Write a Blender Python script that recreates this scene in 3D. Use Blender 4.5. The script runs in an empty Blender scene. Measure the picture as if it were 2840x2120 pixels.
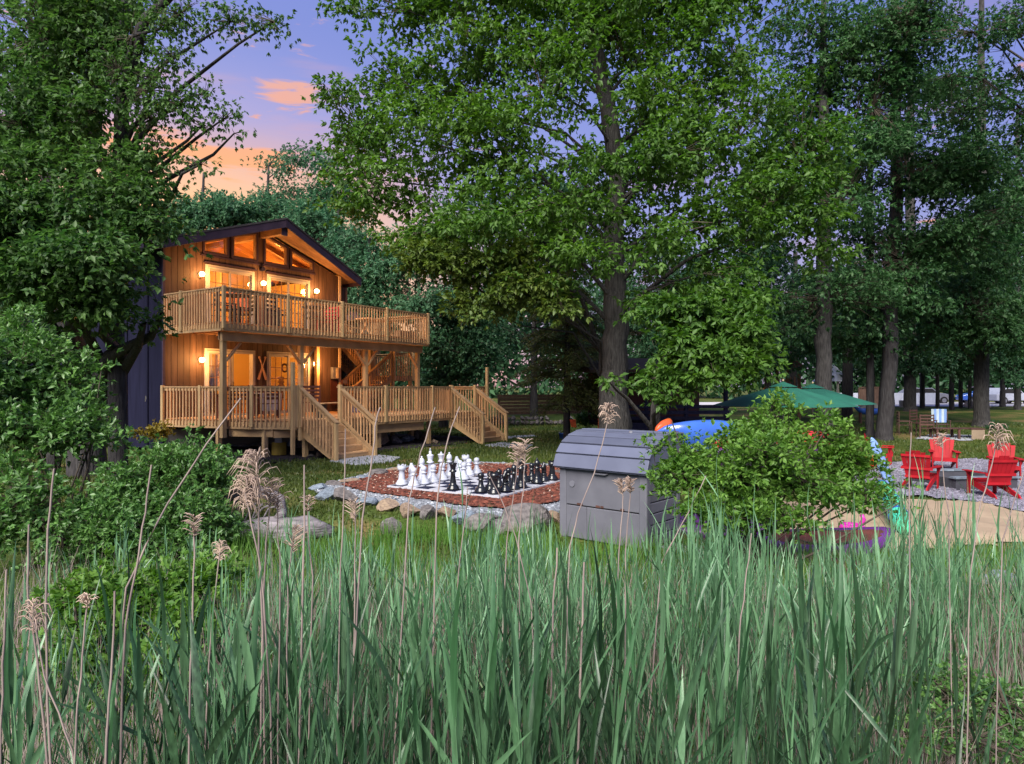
import bpy, math, random
import numpy as np
from mathutils import Vector, Matrix

random.seed(7)
RNG = np.random.default_rng(11)
scn = bpy.context.scene
COL = scn.collection

# ------------------------------------------------------------------ camera
F = 1893.0; CX = 1420.0; HY = 1072.0; CH = 2.0
cam_d = bpy.data.cameras.new('camera'); cam = bpy.data.objects.new('camera', cam_d); COL.objects.link(cam)
cam.location = (0, 0, CH); cam.rotation_euler = (math.radians(90), 0, 0)
cam_d.sensor_width = 36.0; cam_d.lens = 36.0*F/2840.0
cam_d.shift_y = 12.0/2840.0
cam_d.clip_start = 0.05; cam_d.clip_end = 1500
scn.camera = cam

# ------------------------------------------------------------------ sky, sun, exposure
SUN_EL = 42.0; SUN_AZ = 200.0
world = bpy.data.worlds.new('World'); scn.world = world; world.use_nodes = True
wn = world.node_tree; wn.nodes.clear(); W = wn.nodes.new; L = wn.links.new
out = W('ShaderNodeOutputWorld'); bg = W('ShaderNodeBackground'); L(bg.outputs[0], out.inputs[0])
tc = W('ShaderNodeTexCoord'); nrm = W('ShaderNodeVectorMath'); nrm.operation = 'NORMALIZE'; L(tc.outputs['Generated'], nrm.inputs[0])
sep = W('ShaderNodeSeparateXYZ'); L(nrm.outputs[0], sep.inputs[0])
def wmath(op, a, b=None, clamp=False):
    n = W('ShaderNodeMath'); n.operation = op; n.use_clamp = clamp
    for i, v in enumerate((a, b)):
        if v is None: continue
        if isinstance(v, (int, float)): n.inputs[i].default_value = v
        else: L(v, n.inputs[i])
    return n.outputs[0]
def wramp(fac, stops):
    r = W('ShaderNodeValToRGB'); r.color_ramp.interpolation = 'EASE'
    e = r.color_ramp.elements
    while len(e) < len(stops): e.new(0.5)
    for k, (p, c) in enumerate(stops):
        e[k].position = p; e[k].color = (*c, 1)
    L(fac, r.inputs[0]); return r.outputs[0]
cool = wramp(sep.outputs[2], [(0, (.30, .30, .50)), (.12, (.34, .34, .66)), (.30, (.24, .29, .72)), (.46, (.17, .24, .67)), (.60, (.20, .28, .70)), (1, (.24, .30, .62))])
warm = wramp(sep.outputs[2], [(0, (.62, .36, .22)), (.22, (.86, .50, .24)), (.28, (.86, .45, .24)), (.315, (.62, .38, .40)), (.35, (.40, .35, .62)), (.43, (.25, .32, .71)), (.52, (.16, .25, .67)), (1, (.24, .30, .62))])
SD = Vector((-.42, .90, 0)).normalized()
dt = W('ShaderNodeVectorMath'); dt.operation = 'DOT_PRODUCT'; L(nrm.outputs[0], dt.inputs[0]); dt.inputs[1].default_value = SD
azf = W('ShaderNodeMapRange'); azf.interpolation_type = 'SMOOTHSTEP'; L(dt.outputs['Value'], azf.inputs[0])
azf.inputs[1].default_value = .88; azf.inputs[2].default_value = .99
mx = W('ShaderNodeMixRGB'); L(azf.outputs[0], mx.inputs[0]); L(cool, mx.inputs[1]); L(warm, mx.inputs[2])
# thin streaked clouds, lit from below by the set sun
mp = W('ShaderNodeMapping'); mp.inputs['Scale'].default_value = (2.2, 2.2, 16.0); mp.inputs['Location'].default_value = (1.3, 0, .55); L(nrm.outputs[0], mp.inputs[0])
nz = W('ShaderNodeTexNoise'); nz.inputs['Scale'].default_value = 2.0; nz.inputs['Detail'].default_value = 6; L(mp.outputs[0], nz.inputs[0])
cm = W('ShaderNodeMapRange'); cm.interpolation_type = 'SMOOTHSTEP'; L(nz.outputs[0], cm.inputs[0]); cm.inputs[1].default_value = .52; cm.inputs[2].default_value = .74
mp2 = W('ShaderNodeMapping'); mp2.inputs['Scale'].default_value = (5, 5, 26); L(nrm.outputs[0], mp2.inputs[0])
nz2 = W('ShaderNodeTexNoise'); nz2.inputs['Scale'].default_value = 2.6; nz2.inputs['Detail'].default_value = 9; nz2.inputs['Roughness'].default_value = .6; nz2.inputs['Distortion'].default_value = .6; L(mp2.outputs[0], nz2.inputs[0])
def puff(x, y, sx, sy, lo=.25):
    v = Vector(((x-CX)/F, 1, (HY-y)/F)).normalized()
    s = W('ShaderNodeVectorMath'); s.operation = 'SUBTRACT'; L(nrm.outputs[0], s.inputs[0]); s.inputs[1].default_value = v
    m = W('ShaderNodeVectorMath'); m.operation = 'MULTIPLY'; L(s.outputs[0], m.inputs[0]); m.inputs[1].default_value = (1/sx, 1/sx, 1/sy)
    l = W('ShaderNodeVectorMath'); l.operation = 'LENGTH'; L(m.outputs[0], l.inputs[0])
    g = wmath('SUBTRACT', 1.0, l.outputs['Value'], True)
    mr = W('ShaderNodeMapRange'); mr.interpolation_type = 'SMOOTHSTEP'
    L(wmath('ADD', g, wmath('MULTIPLY', wmath('SUBTRACT', nz2.outputs[0], .5), 2.6)), mr.inputs[0])
    mr.inputs[1].default_value = lo; mr.inputs[2].default_value = lo+.42
    return mr.outputs[0]
p1 = puff(830, 268, .095, .028, .34); p2 = puff(590, 428, .20, .030, .30)
allc = wmath('MAXIMUM', wmath('MAXIMUM', p1, p2), wmath('MULTIPLY', cm.outputs[0], .25))
cc = wramp(sep.outputs[2], [(0, (.9, .38, .12)), (.31, (.93, .34, .12)), (.42, (.85, .40, .28)), (.55, (.45, .36, .62)), (1, (.25, .28, .5))])
mx2 = W('ShaderNodeMixRGB'); L(wmath('MULTIPLY', allc, .82), mx2.inputs[0]); L(mx.outputs[0], mx2.inputs[1]); L(cc, mx2.inputs[2])
sky = W('ShaderNodeTexSky'); sky.sky_type = 'NISHITA'; sky.sun_disc = False
sky.sun_elevation = math.radians(2); sky.sun_rotation = math.radians(-25)
sk = W('ShaderNodeMixRGB'); sk.blend_type = 'MULTIPLY'; sk.inputs[0].default_value = 1; L(sky.outputs[0], sk.inputs[1]); sk.inputs[2].default_value = (.05, .05, .05, 1)
ad = W('ShaderNodeMixRGB'); ad.blend_type = 'ADD'; ad.inputs[0].default_value = 1; L(mx2.outputs[0], ad.inputs[1]); L(sk.outputs[0], ad.inputs[2])
L(ad.outputs[0], bg.inputs[0]); bg.inputs[1].default_value = 0.50
sd = bpy.data.lights.new('sun', 'SUN'); so = bpy.data.objects.new('sun', sd); COL.objects.link(so)
sd.energy = 4.6; sd.angle = math.radians(40); sd.color = (1, .95, .84)
so.rotation_euler = (math.radians(90-SUN_EL), 0, math.radians(180-SUN_AZ)); so.location = (0, 0, 30)
scn.view_settings.view_transform = 'Standard'; scn.view_settings.look = 'None'
scn.view_settings.gamma = 1; scn.view_settings.exposure = 0.98
scn.cycles.max_bounces = 6; scn.cycles.transparent_max_bounces = 12; scn.cycles.use_denoising = True
scn.cycles.diffuse_bounces = 4; scn.cycles.glossy_bounces = 2; scn.cycles.transmission_bounces = 3
scn.cycles.sample_clamp_indirect = 4

# ------------------------------------------------------------------ placement helpers
def P(x, y, Y):                      # photo pixel + distance -> point
    return Vector(((x-CX)*Y/F, Y, CH-(y-HY)*Y/F))
def sm(e0, e1, v):
    t = np.clip((v-e0)/(e1-e0), 0, 1); return t*t*(3-2*t)
def ground(X, Y):
    X = np.asarray(X, float); Y = np.asarray(Y, float)
    z = -.35*sm(1.6, 4.2, X)*(1-sm(27, 33, Y))*sm(7.5, 10.5, Y)
    z = z + .48*sm(29, 43, Y)
    z = z - .20*(1-sm(9.7, 10.9, Y)) - .28*(1-sm(3, 9, Y))
    z = z + .03*np.sin(X*.9+Y*.5)*sm(12, 16, Y)*.6
    z = z + .10*sm(-8.5, -14, X)*sm(6, 10, Y)*0
    return z
def gz(X, Y): return float(ground(X, Y))
def G(x, y):                         # photo pixel -> point on the ground
    lo, hi = 1.2, 120.0
    for _ in range(50):
        m = (lo+hi)/2; p = P(x, y, m)
        if p.z > gz(p.x, p.y): lo = m
        else: hi = m
    p = P(x, y, lo); return Vector((p.x, p.y, gz(p.x, p.y)))

# ------------------------------------------------------------------ material helpers
def new_mat(name):
    m = bpy.data.materials.new(name); m.use_nodes = True
    nt = m.node_tree; b = nt.nodes['Principled BSDF']; return m, nt, b
def mat(name, c1, c2=None, rough=.7, scale=4.0, stretch=(1, 1, 1), bump=.0, bscale=None, spec=.3, metal=0.0, detail=5, coat=0, island=0.0, dist=.02, coord='Object', ovar=.14):
    m, nt, b = new_mat(name); N = nt.nodes.new; K = nt.links.new
    b.inputs['Roughness'].default_value = rough; b.inputs['Specular IOR Level'].default_value = spec
    b.inputs['Metallic'].default_value = metal
    if coat: b.inputs['Coat Weight'].default_value = coat
    c2 = c2 or tuple(v*.72 for v in c1)
    t = N('ShaderNodeTexCoord'); mp = N('ShaderNodeMapping'); mp.inputs['Scale'].default_value = stretch
    K(t.outputs[coord], mp.inputs[0])
    oi = N('ShaderNodeObjectInfo'); av = N('ShaderNodeVectorMath'); av.operation = 'ADD'
    cb = N('ShaderNodeCombineXYZ'); ml = N('ShaderNodeMath'); ml.operation = 'MULTIPLY'; ml.inputs[1].default_value = 37.0
    K(oi.outputs['Random'], ml.inputs[0]); K(ml.outputs[0], cb.inputs[0]); K(ml.outputs[0], cb.inputs[1])
    K(mp.outputs[0], av.inputs[0]); K(cb.outputs[0], av.inputs[1])
    n = N('ShaderNodeTexNoise'); n.inputs['Scale'].default_value = scale; n.inputs['Detail'].default_value = detail
    K(av.outputs[0], n.inputs[0])
    r = N('ShaderNodeValToRGB'); r.color_ramp.elements[0].position = .3; r.color_ramp.elements[1].position = .72
    r.color_ramp.elements[0].color = (*c2, 1); r.color_ramp.elements[1].color = (*c1, 1)
    K(n.outputs[0], r.inputs[0]); last = r.outputs[0]
    hs = N('ShaderNodeHueSaturation'); mr = N('ShaderNodeMapRange'); mr.inputs[3].default_value = 1-ovar; mr.inputs[4].default_value = 1+ovar
    if island:
        ge = N('ShaderNodeNewGeometry'); K(ge.outputs['Random Per Island'], mr.inputs[0])
        mr.inputs[3].default_value = 1-island; mr.inputs[4].default_value = 1+island
    else: K(oi.outputs['Random'], mr.inputs[0])
    K(mr.outputs[0], hs.inputs['Value']); K(last, hs.inputs['Color']); last = hs.outputs[0]
    K(last, b.inputs['Base Color'])
    if bump:
        n2 = N('ShaderNodeTexNoise'); n2.inputs['Scale'].default_value = bscale or scale*3; n2.inputs['Detail'].default_value = 6
        K(av.outputs[0], n2.inputs[0]); bp = N('ShaderNodeBump'); bp.inputs['Strength'].default_value = bump; bp.inputs['Distance'].default_value = dist
        K(n2.outputs[0], bp.inputs['Height']); K(bp.outputs[0], b.inputs['Normal'])
    return m
def leaf_mat(name, dark, light, yellow=None, trans=.35, rough=.5, spec=.35, nscale=.35):
    m, nt, b = new_mat(name); N = nt.nodes.new; K = nt.links.new
    b.inputs['Roughness'].default_value = rough; b.inputs['Specular IOR Level'].default_value = spec
    ge = N('ShaderNodeNewGeometry'); tcn = N('ShaderNodeTexCoord')
    n = N('ShaderNodeTexNoise'); n.inputs['Scale'].default_value = nscale; n.inputs['Detail'].default_value = 3; K(tcn.outputs['Object'], n.inputs[0])
    a = N('ShaderNodeMath'); a.operation = 'MULTIPLY_ADD'; K(ge.outputs['Random Per Island'], a.inputs[0]); a.inputs[1].default_value = .55
    sb = N('ShaderNodeMapRange'); K(n.outputs[0], sb.inputs[0]); sb.inputs[1].default_value = .3; sb.inputs[2].default_value = .7; sb.inputs[3].default_value = 0; sb.inputs[4].default_value = .45
    K(sb.outputs[0], a.inputs[2])
    r = N('ShaderNodeValToRGB'); e = r.color_ramp.elements; e[0].color = (*dark, 1); e[1].color = (*light, 1)
    if yellow:
        x = e.new(.93); x.color = (*light, 1); e[-1].color = (*yellow, 1); e[-1].position = 1.0
    K(a.outputs[0], r.inputs[0]); K(r.outputs[0], b.inputs['Base Color'])
    tr = N('ShaderNodeBsdfTranslucent'); hs = N('ShaderNodeHueSaturation'); hs.inputs['Saturation'].default_value = 1.15; hs.inputs['Value'].default_value = 1.25
    K(r.outputs[0], hs.inputs['Color']); K(hs.outputs[0], tr.inputs[0])
    mxs = N('ShaderNodeMixShader'); mxs.inputs[0].default_value = trans; K(b.outputs[0], mxs.inputs[1]); K(tr.outputs[0], mxs.inputs[2])
    K(mxs.outputs[0], nt.nodes['Material Output'].inputs[0]); return m
def glow_mat(name, c, s):
    m, nt, b = new_mat(name); b.inputs['Base Color'].default_value = (*c, 1)
    b.inputs['Emission Color'].default_value = (*c, 1); b.inputs['Emission Strength'].default_value = s; return m
def glass_mat(name, refl=.10, tint=(1, 1, 1)):
    m, nt, b = new_mat(name); N = nt.nodes.new; K = nt.links.new
    t = N('ShaderNodeBsdfTransparent'); t.inputs[0].default_value = (*tint, 1); g = N('ShaderNodeBsdfGlossy'); g.inputs['Roughness'].default_value = .03
    fr = N('ShaderNodeFresnel'); fr.inputs[0].default_value = 1.45
    x = N('ShaderNodeMixShader'); K(fr.outputs[0], x.inputs[0]); K(t.outputs[0], x.inputs[1]); K(g.outputs[0], x.inputs[2])
    K(x.outputs[0], nt.nodes['Material Output'].inputs[0]); return m

# ------------------------------------------------------------------ mesh helpers
class MB:
    def __init__(s): s.v = []; s.f = []
    def add(s, v, f):
        o = len(s.v); s.v += [tuple(p) for p in v]; s.f += [tuple(i+o for i in q) for q in f]; return s
    def box(s, x0, x1, y0, y1, z0, z1):
        return s.add([(x0, y0, z0), (x1, y0, z0), (x1, y1, z0), (x0, y1, z0), (x0, y0, z1), (x1, y0, z1), (x1, y1, z1), (x0, y1, z1)],
                     [(0, 3, 2, 1), (4, 5, 6, 7), (0, 1, 5, 4), (1, 2, 6, 5), (2, 3, 7, 6), (3, 0, 4, 7)])
    def hexa(s, a, b):               # two quads (bottom, top)
        return s.add(list(a)+list(b), [(0, 3, 2, 1), (4, 5, 6, 7), (0, 1, 5, 4), (1, 2, 6, 5), (2, 3, 7, 6), (3, 0, 4, 7)])
    def bar(s, a, b, w, h, up=(0, 0, 1)):
        a = Vector(a); b = Vector(b); d = (b-a).normalized(); u = Vector(up)
        if abs(d.dot(u)) > .98: u = Vector((1, 0, 0))
        r = d.cross(u).normalized(); u = r.cross(d).normalized()
        q = lambda p: [p-r*w/2-u*h/2, p+r*w/2-u*h/2, p+r*w/2+u*h/2, p-r*w/2+u*h/2]
        A = q(a); B = q(b)
        return s.add(A+B, [(0, 1, 2, 3)[::-1], (4, 5, 6, 7), (0, 1, 5, 4), (1, 2, 6, 5), (2, 3, 7, 6), (3, 0, 4, 7)])
    def tube(s, pts, rad, n=8, cap=True):
        pts = [Vector(p) for p in pts]
        if not hasattr(rad, '__len__'): rad = [rad]*len(pts)
        rings = []
        prev = None
        for i, p in enumerate(pts):
            d = (pts[min(i+1, len(pts)-1)]-pts[max(i-1, 0)]).normalized()
            if prev is None:
                r = d.cross(Vector((0, 0, 1)) if abs(d.z) < .9 else Vector((1, 0, 0))).normalized()
            else:
                r = (prev-d*prev.dot(d)).normalized()
            prev = r; u = d.cross(r)
            rings.append([p+(r*math.cos(2*math.pi*k/n)+u*math.sin(2*math.pi*k/n))*rad[i] for k in range(n)])
        o = len(s.v)
        for R in rings: s.v += [tuple(p) for p in R]
        for i in range(len(rings)-1):
            for k in range(n):
                a = o+i*n+k; b = o+i*n+(k+1) % n; s.f.append((a, b, b+n, a+n))
        if cap:
            s.f.append(tuple(o+k for k in range(n))[::-1]); e = o+(len(rings)-1)*n; s.f.append(tuple(e+k for k in range(n)))
        return s
    def lathe(s, prof, n=20, c=(0, 0, 0)):
        o = len(s.v)
        for r, z in prof:
            for k in range(n):
                a = 2*math.pi*k/n; s.v.append((c[0]+r*math.cos(a), c[1]+r*math.sin(a), c[2]+z))
        for i in range(len(prof)-1):
            for k in range(n):
                a = o+i*n+k; b = o+i*n+(k+1) % n; s.f.append((a, b, b+n, a+n))
        s.f.append(tuple(o+k for k in range(n))[::-1]); e = o+(len(prof)-1)*n; s.f.append(tuple(e+k for k in range(n)))
        return s
    def prism(s, poly, y0, y1):      # poly in x,z, extruded along y
        n = len(poly); o = len(s.v)
        s.v += [(x, y0, z) for x, z in poly]+[(x, y1, z) for x, z in poly]
        s.f.append(tuple(o+k for k in range(n))); s.f.append(tuple(o+n+k for k in range(n))[::-1])
        for k in range(n): s.f.append((o+k, o+n+k, o+n+(k+1) % n, o+(k+1) % n))
        return s
    def slab(s, poly, z0, z1):       # poly in x,y
        n = len(poly); o = len(s.v)
        zt = z1 if hasattr(z1, '__len__') else [z1]*n; zb = z0 if hasattr(z0, '__len__') else [z0]*n
        s.v += [(p[0], p[1], zb[i]) for i, p in enumerate(poly)]+[(p[0], p[1], zt[i]) for i, p in enumerate(poly)]
        s.f.append(tuple(o+k for k in range(n))[::-1]); s.f.append(tuple(o+n+k for k in range(n)))
        for k in range(n): s.f.append((o+k, o+(k+1) % n, o+n+(k+1) % n, o+n+k))
        return s
    def mesh(s, name, smooth=False):
        m = bpy.data.meshes.new(name); m.from_pydata(s.v, [], s.f); m.update()
        if smooth: m.polygons.foreach_set('use_smooth', [True]*len(m.polygons))
        return m
def link(name, me, m, parent=None, loc=None, rot=None, scale=None, bevel=0):
    o = bpy.data.objects.new(name, me); COL.objects.link(o)
    if m and len(me.materials) == 0: me.materials.append(m)
    if parent: o.parent = parent
    if loc is not None: o.location = loc
    if rot is not None: o.rotation_euler = rot
    if scale is not None: o.scale = scale if hasattr(scale, '__len__') else (scale,)*3
    if bevel:
        b = o.modifiers.new('bevel', 'BEVEL'); b.width = bevel; b.segments = 2; b.limit_method = 'ANGLE'
    return o
def ob(name, mb, m, parent=None, smooth=False, **k): return link(name, mb.mesh(name, smooth), m, parent, **k)
def tag(o, label=None, cat=None, group=None, kind=None):
    if label: o['label'] = label
    if cat: o['category'] = cat
    if group: o['group'] = group
    if kind: o['kind'] = kind
    return o
def thing(name, label, cat, loc=(0, 0, 0), rz=0, group=None):
    o = bpy.data.objects.new(name, None); COL.objects.link(o); o.empty_display_size = .2
    o.location = loc; o.rotation_euler = (0, 0, rz); return tag(o, label, cat, group)
def dup(root, loc=None, rz=None, label=None, scale=None):
    def cp(o, par):
        c = o.copy(); COL.objects.link(c)
        if par: c.parent = par
        for ch in list(o.children): cp(ch, c)
        return c
    r = cp(root, None)
    if loc is not None: r.location = loc
    if rz is not None: r.rotation_euler = (0, 0, rz)
    if label: r['label'] = label
    if scale is not None: r.scale = (scale,)*3
    return r
def np_mesh(name, V, Fc):
    V = np.ascontiguousarray(V, dtype=np.float32).reshape(-1, 3); Fc = np.ascontiguousarray(Fc, dtype=np.int32)
    me = bpy.data.meshes.new(name); n, k = Fc.shape
    me.vertices.add(len(V)); me.vertices.foreach_set('co', V.ravel())
    me.loops.add(n*k); me.loops.foreach_set('vertex_index', Fc.ravel())
    me.polygons.add(n); me.polygons.foreach_set('loop_start', np.arange(0, n*k, k, dtype=np.int32))
    try: me.polygons.foreach_set('loop_total', np.full(n, k, dtype=np.int32))
    except Exception: pass
    me.update(calc_edges=True); return me
def unit(a): return a/np.maximum(np.linalg.norm(a, axis=-1, keepdims=True), 1e-6)
def leaf_np(pts, dirs, nrm, Ln, Wd, fold=.25):
    """folded diamond leaves: base at pts, pointing along dirs"""
    n = len(pts); d = unit(dirs); s = unit(np.cross(d, nrm)); u = np.cross(s, d)
    Ln = np.broadcast_to(np.asarray(Ln, float).reshape(-1, 1), (n, 1)); Wd = np.broadcast_to(np.asarray(Wd, float).reshape(-1, 1), (n, 1))
    mid = pts+d*Ln*.42
    V = np.stack([pts, mid+s*Wd*.5+u*Wd*fold, pts+d*Ln-u*Ln*.12, mid-s*Wd*.5+u*Wd*fold], 1)
    b = np.arange(n)[:, None]*4
    Fc = np.concatenate([b+np.array([[0, 1, 2]]), b+np.array([[0, 2, 3]])], 0)
    return V.reshape(-1, 3), Fc
def blade_np(base, tip, width, side, bend, seg=3):
    """grass blades, strips narrowing to a point. base, tip (n,3); side (n,3) unit; bend (n,3)"""
    n = len(base); rows = []
    w = np.asarray(width, float).reshape(-1, 1)
    for i in range(seg):
        t = i/seg; c = base+(tip-base)*t+bend*(4*t*(1-t)); ww = w*(1-t**1.6)*(.75+.5*min(t*3, 1)*.5)
        rows += [c-side*ww*.5, c+side*ww*.5]
    rows.append(tip); V = np.stack(rows, 1); k = 2*seg+1; b = np.arange(n)[:, None]*k; T = []
    for i in range(seg-1):
        a = 2*i; T += [b+np.array([[a, a+1, a+3]]), b+np.array([[a, a+3, a+2]])]
    T.append(b+np.array([[2*seg-2, 2*seg-1, 2*seg]]))
    return V.reshape(-1, 3), np.concatenate(T, 0)
def join_np(parts):
    Vs, Fs, o = [], [], 0
    for V, f in parts:
        Vs.append(V); Fs.append(f+o); o += len(V)
    return np.concatenate(Vs), np.concatenate(Fs)
def ordn(i): return ['first', 'second', 'third', 'fourth', 'fifth', 'sixth', 'seventh', 'eighth', 'ninth', 'tenth', 'eleventh', 'twelfth', 'thirteenth', 'fourteenth', 'fifteenth', 'sixteenth', 'seventeenth', 'eighteenth', 'nineteenth', 'twentieth'][i]

# ------------------------------------------------------------------ materials
M = {}
M['deck'] = mat('deck_wood', (.62, .365, .18), (.39, .225, .115), ovar=.26, rough=.75, scale=3, stretch=(1, 1, 1), bump=.25, bscale=30, dist=.004, detail=8)
M['deck_post'] = mat('post_wood', (.54, .36, .18), (.34, .22, .11), rough=.75, scale=2.5, stretch=(3, 3, .6), bump=.3, bscale=18, dist=.004, detail=8)
M['deck_rail'] = mat('rail_wood', (.50, .315, .16), (.31, .19, .10), rough=.7, scale=3, bump=.2, dist=.004, detail=8)
M['siding'] = mat('siding_wood', (.098, .056, .038), (.046, .027, .019), ovar=.24, rough=.62, scale=2.0, stretch=(6, 6, .5), bump=.35, bscale=14, dist=.006, detail=8)
M['siding_back'] = mat('siding_backing', (.03, .018, .012), rough=.9)
M['navy'] = mat('dark_stained_panel', (.013, .013, .032), (.008, .008, .02), spec=.08, rough=.85, scale=2, stretch=(4, 4, .4), bump=.3, bscale=12, dist=.005)
M['fascia'] = mat('dark_fascia', (.05, .03, .055), (.03, .018, .036), rough=.6, scale=4, bump=.2, dist=.004)
M['roofing'] = mat('roof_shingles', (.05, .045, .05), rough=.95, scale=12, bump=.6, bscale=25, dist=.01)
M['soffit'] = mat('soffit_wood', (.27, .15, .08), (.16, .09, .05), rough=.7, scale=3, bump=.2, dist=.004)
M['vinyl'] = mat('white_vinyl', (.36, .34, .31), (.31, .29, .27), rough=.45)
M['trim'] = mat('cream_trim', (.55, .42, .27), (.42, .31, .2), rough=.6)
M['cream'] = mat('cream_wall', (.72, .54, .26), (.64, .47, .21), rough=.9, scale=1)
M['pine'] = mat('pine_ceiling', (.55, .26, .10), (.36, .15, .055), rough=.5, scale=2, stretch=(1, 5, 1), bump=.1)
M['glass'] = glass_mat('window_glass')
M['bulb'] = glow_mat('lamp_glass_lit', (1, .66, .28), 14)
M['brass'] = mat('lamp_bracket_metal', (.25, .18, .10), rough=.4, metal=.8)
M['iron'] = mat('black_iron', (.02, .018, .018), rough=.5)
M['darkwood'] = mat('dark_red_wood', (.12, .035, .025), (.06, .02, .016), rough=.55, bump=.2, dist=.004)
M['red'] = mat('red_plastic', (.34, .009, .016), (.24, .006, .012), rough=.6, scale=3, spec=.2)
M['brownwood'] = mat('brown_outdoor_wood', (.10, .045, .035), (.05, .025, .022), rough=.6)
M['white_pl'] = mat('white_plastic', (.44, .46, .54), (.38, .40, .48), rough=.4, spec=.4, scale=6, bump=.05)
M['black_pl'] = mat('black_plastic', (.012, .013, .018), (.007, .008, .01), rough=.22, spec=.6, scale=6)
M['tile_w'] = mat('board_white', (.46, .47, .53), (.38, .38, .44), rough=.5, scale=6, bump=.1)
M['tile_b'] = mat('board_black', (.018, .021, .05), (.012, .014, .035), spec=.12, rough=.7, scale=6, bump=.1)
M['bin'] = mat('grey_resin', (.135, .135, .165), (.10, .10, .125), rough=.55, scale=3, bump=.15, bscale=60, dist=.003)
M['binlid'] = mat('blue_grey_resin', (.10, .11, .165), (.08, .088, .135), rough=.5, scale=3, bump=.2, bscale=60, dist=.003)
M['stone'] = mat('fieldstone', (.185, .165, .165), (.06, .053, .057), rough=.85, scale=4, bump=.7, bscale=9, dist=.03, detail=8)
M['stone_t'] = mat('tan_fieldstone', (.30, .22, .155), (.14, .10, .08), rough=.85, scale=4, bump=.6, bscale=9, dist=.03, detail=8)
M['stone_b'] = mat('bluish_fieldstone', (.20, .24, .30), (.09, .11, .14), rough=.85, scale=5, bump=.6, bscale=9, dist=.03, detail=8)
M['slab'] = mat('grey_slab', (.36, .37, .42), (.25, .26, .3), rough=.85, scale=3, bump=.4, dist=.01)
M['concrete'] = mat('concrete', (.34, .32, .29), (.25, .23, .21), rough=.9, scale=4, bump=.3, dist=.008)
M['yellow'] = mat('yellow_form_tube', (.55, .38, .06), (.42, .28, .04), rough=.7, scale=4)
M['bark'] = mat('furrowed_bark', (.078, .073, .071), (.022, .020, .020), rough=.95, scale=5, stretch=(5, 5, .7), bump=1.0, bscale=6, dist=.06, detail=8)
M['bark_d'] = mat('dark_bark', (.062, .058, .060), (.022, .019, .021), rough=.95, scale=5, stretch=(4, 4, .6), bump=1.0, bscale=6, dist=.05, detail=8)
M['twig'] = mat('twig_bark', (.09, .07, .055), (.05, .04, .03), rough=.9)
M['drift'] = mat('driftwood', (.27, .24, .26), (.09, .08, .09), rough=.9, scale=5, stretch=(1, 1, 4), bump=.9, bscale=8, dist=.03)
M['sand'] = mat('sand', (.31, .23, .16), (.23, .17, .12), rough=.95, scale=2, bump=.5, bscale=10, dist=.03)
M['canopy'] = mat('green_canvas', (.016, .115, .078), (.012, .085, .06), rough=.8, scale=2)
M['alu'] = mat('grey_metal', (.35, .35, .38), rough=.4, metal=.6)
M['kblue'] = mat('blue_kayak', (.04, .13, .50), (.03, .08, .36), rough=.25, spec=.6, scale=2, coat=.3)
M['klight'] = mat('pale_blue_board', (.20, .32, .60), (.15, .25, .52), rough=.3)
M['korange'] = mat('orange_kayak', (.72, .16, .03), (.6, .06, .03), rough=.3)
M['kred'] = mat('red_kayak', (.55, .03, .04), rough=.3); M['kpurple'] = mat('purple_kayak', (.10, .02, .16), (.06, .012, .10), rough=.4)
M['kteal'] = mat('teal_vinyl', (.05, .50, .36), (.10, .42, .12), rough=.3, scale=1.2)
M['magenta'] = mat('magenta_vinyl', (.55, .03, .35), rough=.4)
M['towel'] = mat('striped_towel', (.5, .6, .66), rough=.9)
M['cloth'] = mat('white_cloth', (.62, .60, .62), rough=.9)
M['reeddead'] = mat('dead_reed', (.32, .25, .225), (.17, .13, .13), rough=.7, scale=5, island=.2)
M['plume'] = mat('reed_plume', (.44, .33, .26), (.28, .20, .17), rough=.9, scale=9, island=.25)
M['lawnblade'] = leaf_mat('lawn_blade', (.030, .055, .011), (.095, .120, .026), (.26, .18, .08), nscale=.5, trans=.3)
M['tallgrass'] = leaf_mat('tall_grass_blade', (.035, .10, .012), (.13, .27, .045), (.30, .30, .12), trans=.35)
M['reed'] = leaf_mat('reed_blade', (.014, .058, .020), (.125, .235, .125), (.22, .33, .10), trans=.16, rough=.38, spec=.5, nscale=1.2)
_nt = M['reed'].node_tree; _b = _nt.nodes['Principled BSDF']; _src = _b.inputs['Base Color'].links[0].from_socket
_oi = _nt.nodes.new('ShaderNodeObjectInfo'); _tc = _nt.nodes.new('ShaderNodeTexCoord'); _mp = _nt.nodes.new('ShaderNodeMapping'); _mp.inputs['Scale'].default_value = (60, 60, 4)
_n = _nt.nodes.new('ShaderNodeTexNoise'); _n.inputs['Scale'].default_value = 1.6; _n.inputs['Detail'].default_value = 4
_nt.links.new(_tc.outputs['Object'], _mp.inputs[0]); _nt.links.new(_mp.outputs[0], _n.inputs[0])
_a = _nt.nodes.new('ShaderNodeMath'); _a.operation = 'MULTIPLY_ADD'; _nt.links.new(_n.outputs[0], _a.inputs[0]); _a.inputs[1].default_value = 1.5
_r = _nt.nodes.new('ShaderNodeMapRange'); _nt.links.new(_oi.outputs['Random'], _r.inputs[0]); _r.inputs[3].default_value = -.35; _r.inputs[4].default_value = .75; _nt.links.new(_r.outputs[0], _a.inputs[2])
_h = _nt.nodes.new('ShaderNodeHueSaturation'); _nt.links.new(_src, _h.inputs['Color']); _nt.links.new(_a.outputs[0], _h.inputs['Value']); _nt.links.new(_h.outputs[0], _b.inputs['Base Color'])
M['leaf_mid'] = leaf_mat('maple_leaf', (.032, .095, .018), (.125, .235, .040), (.26, .29, .05), trans=.42)
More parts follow.
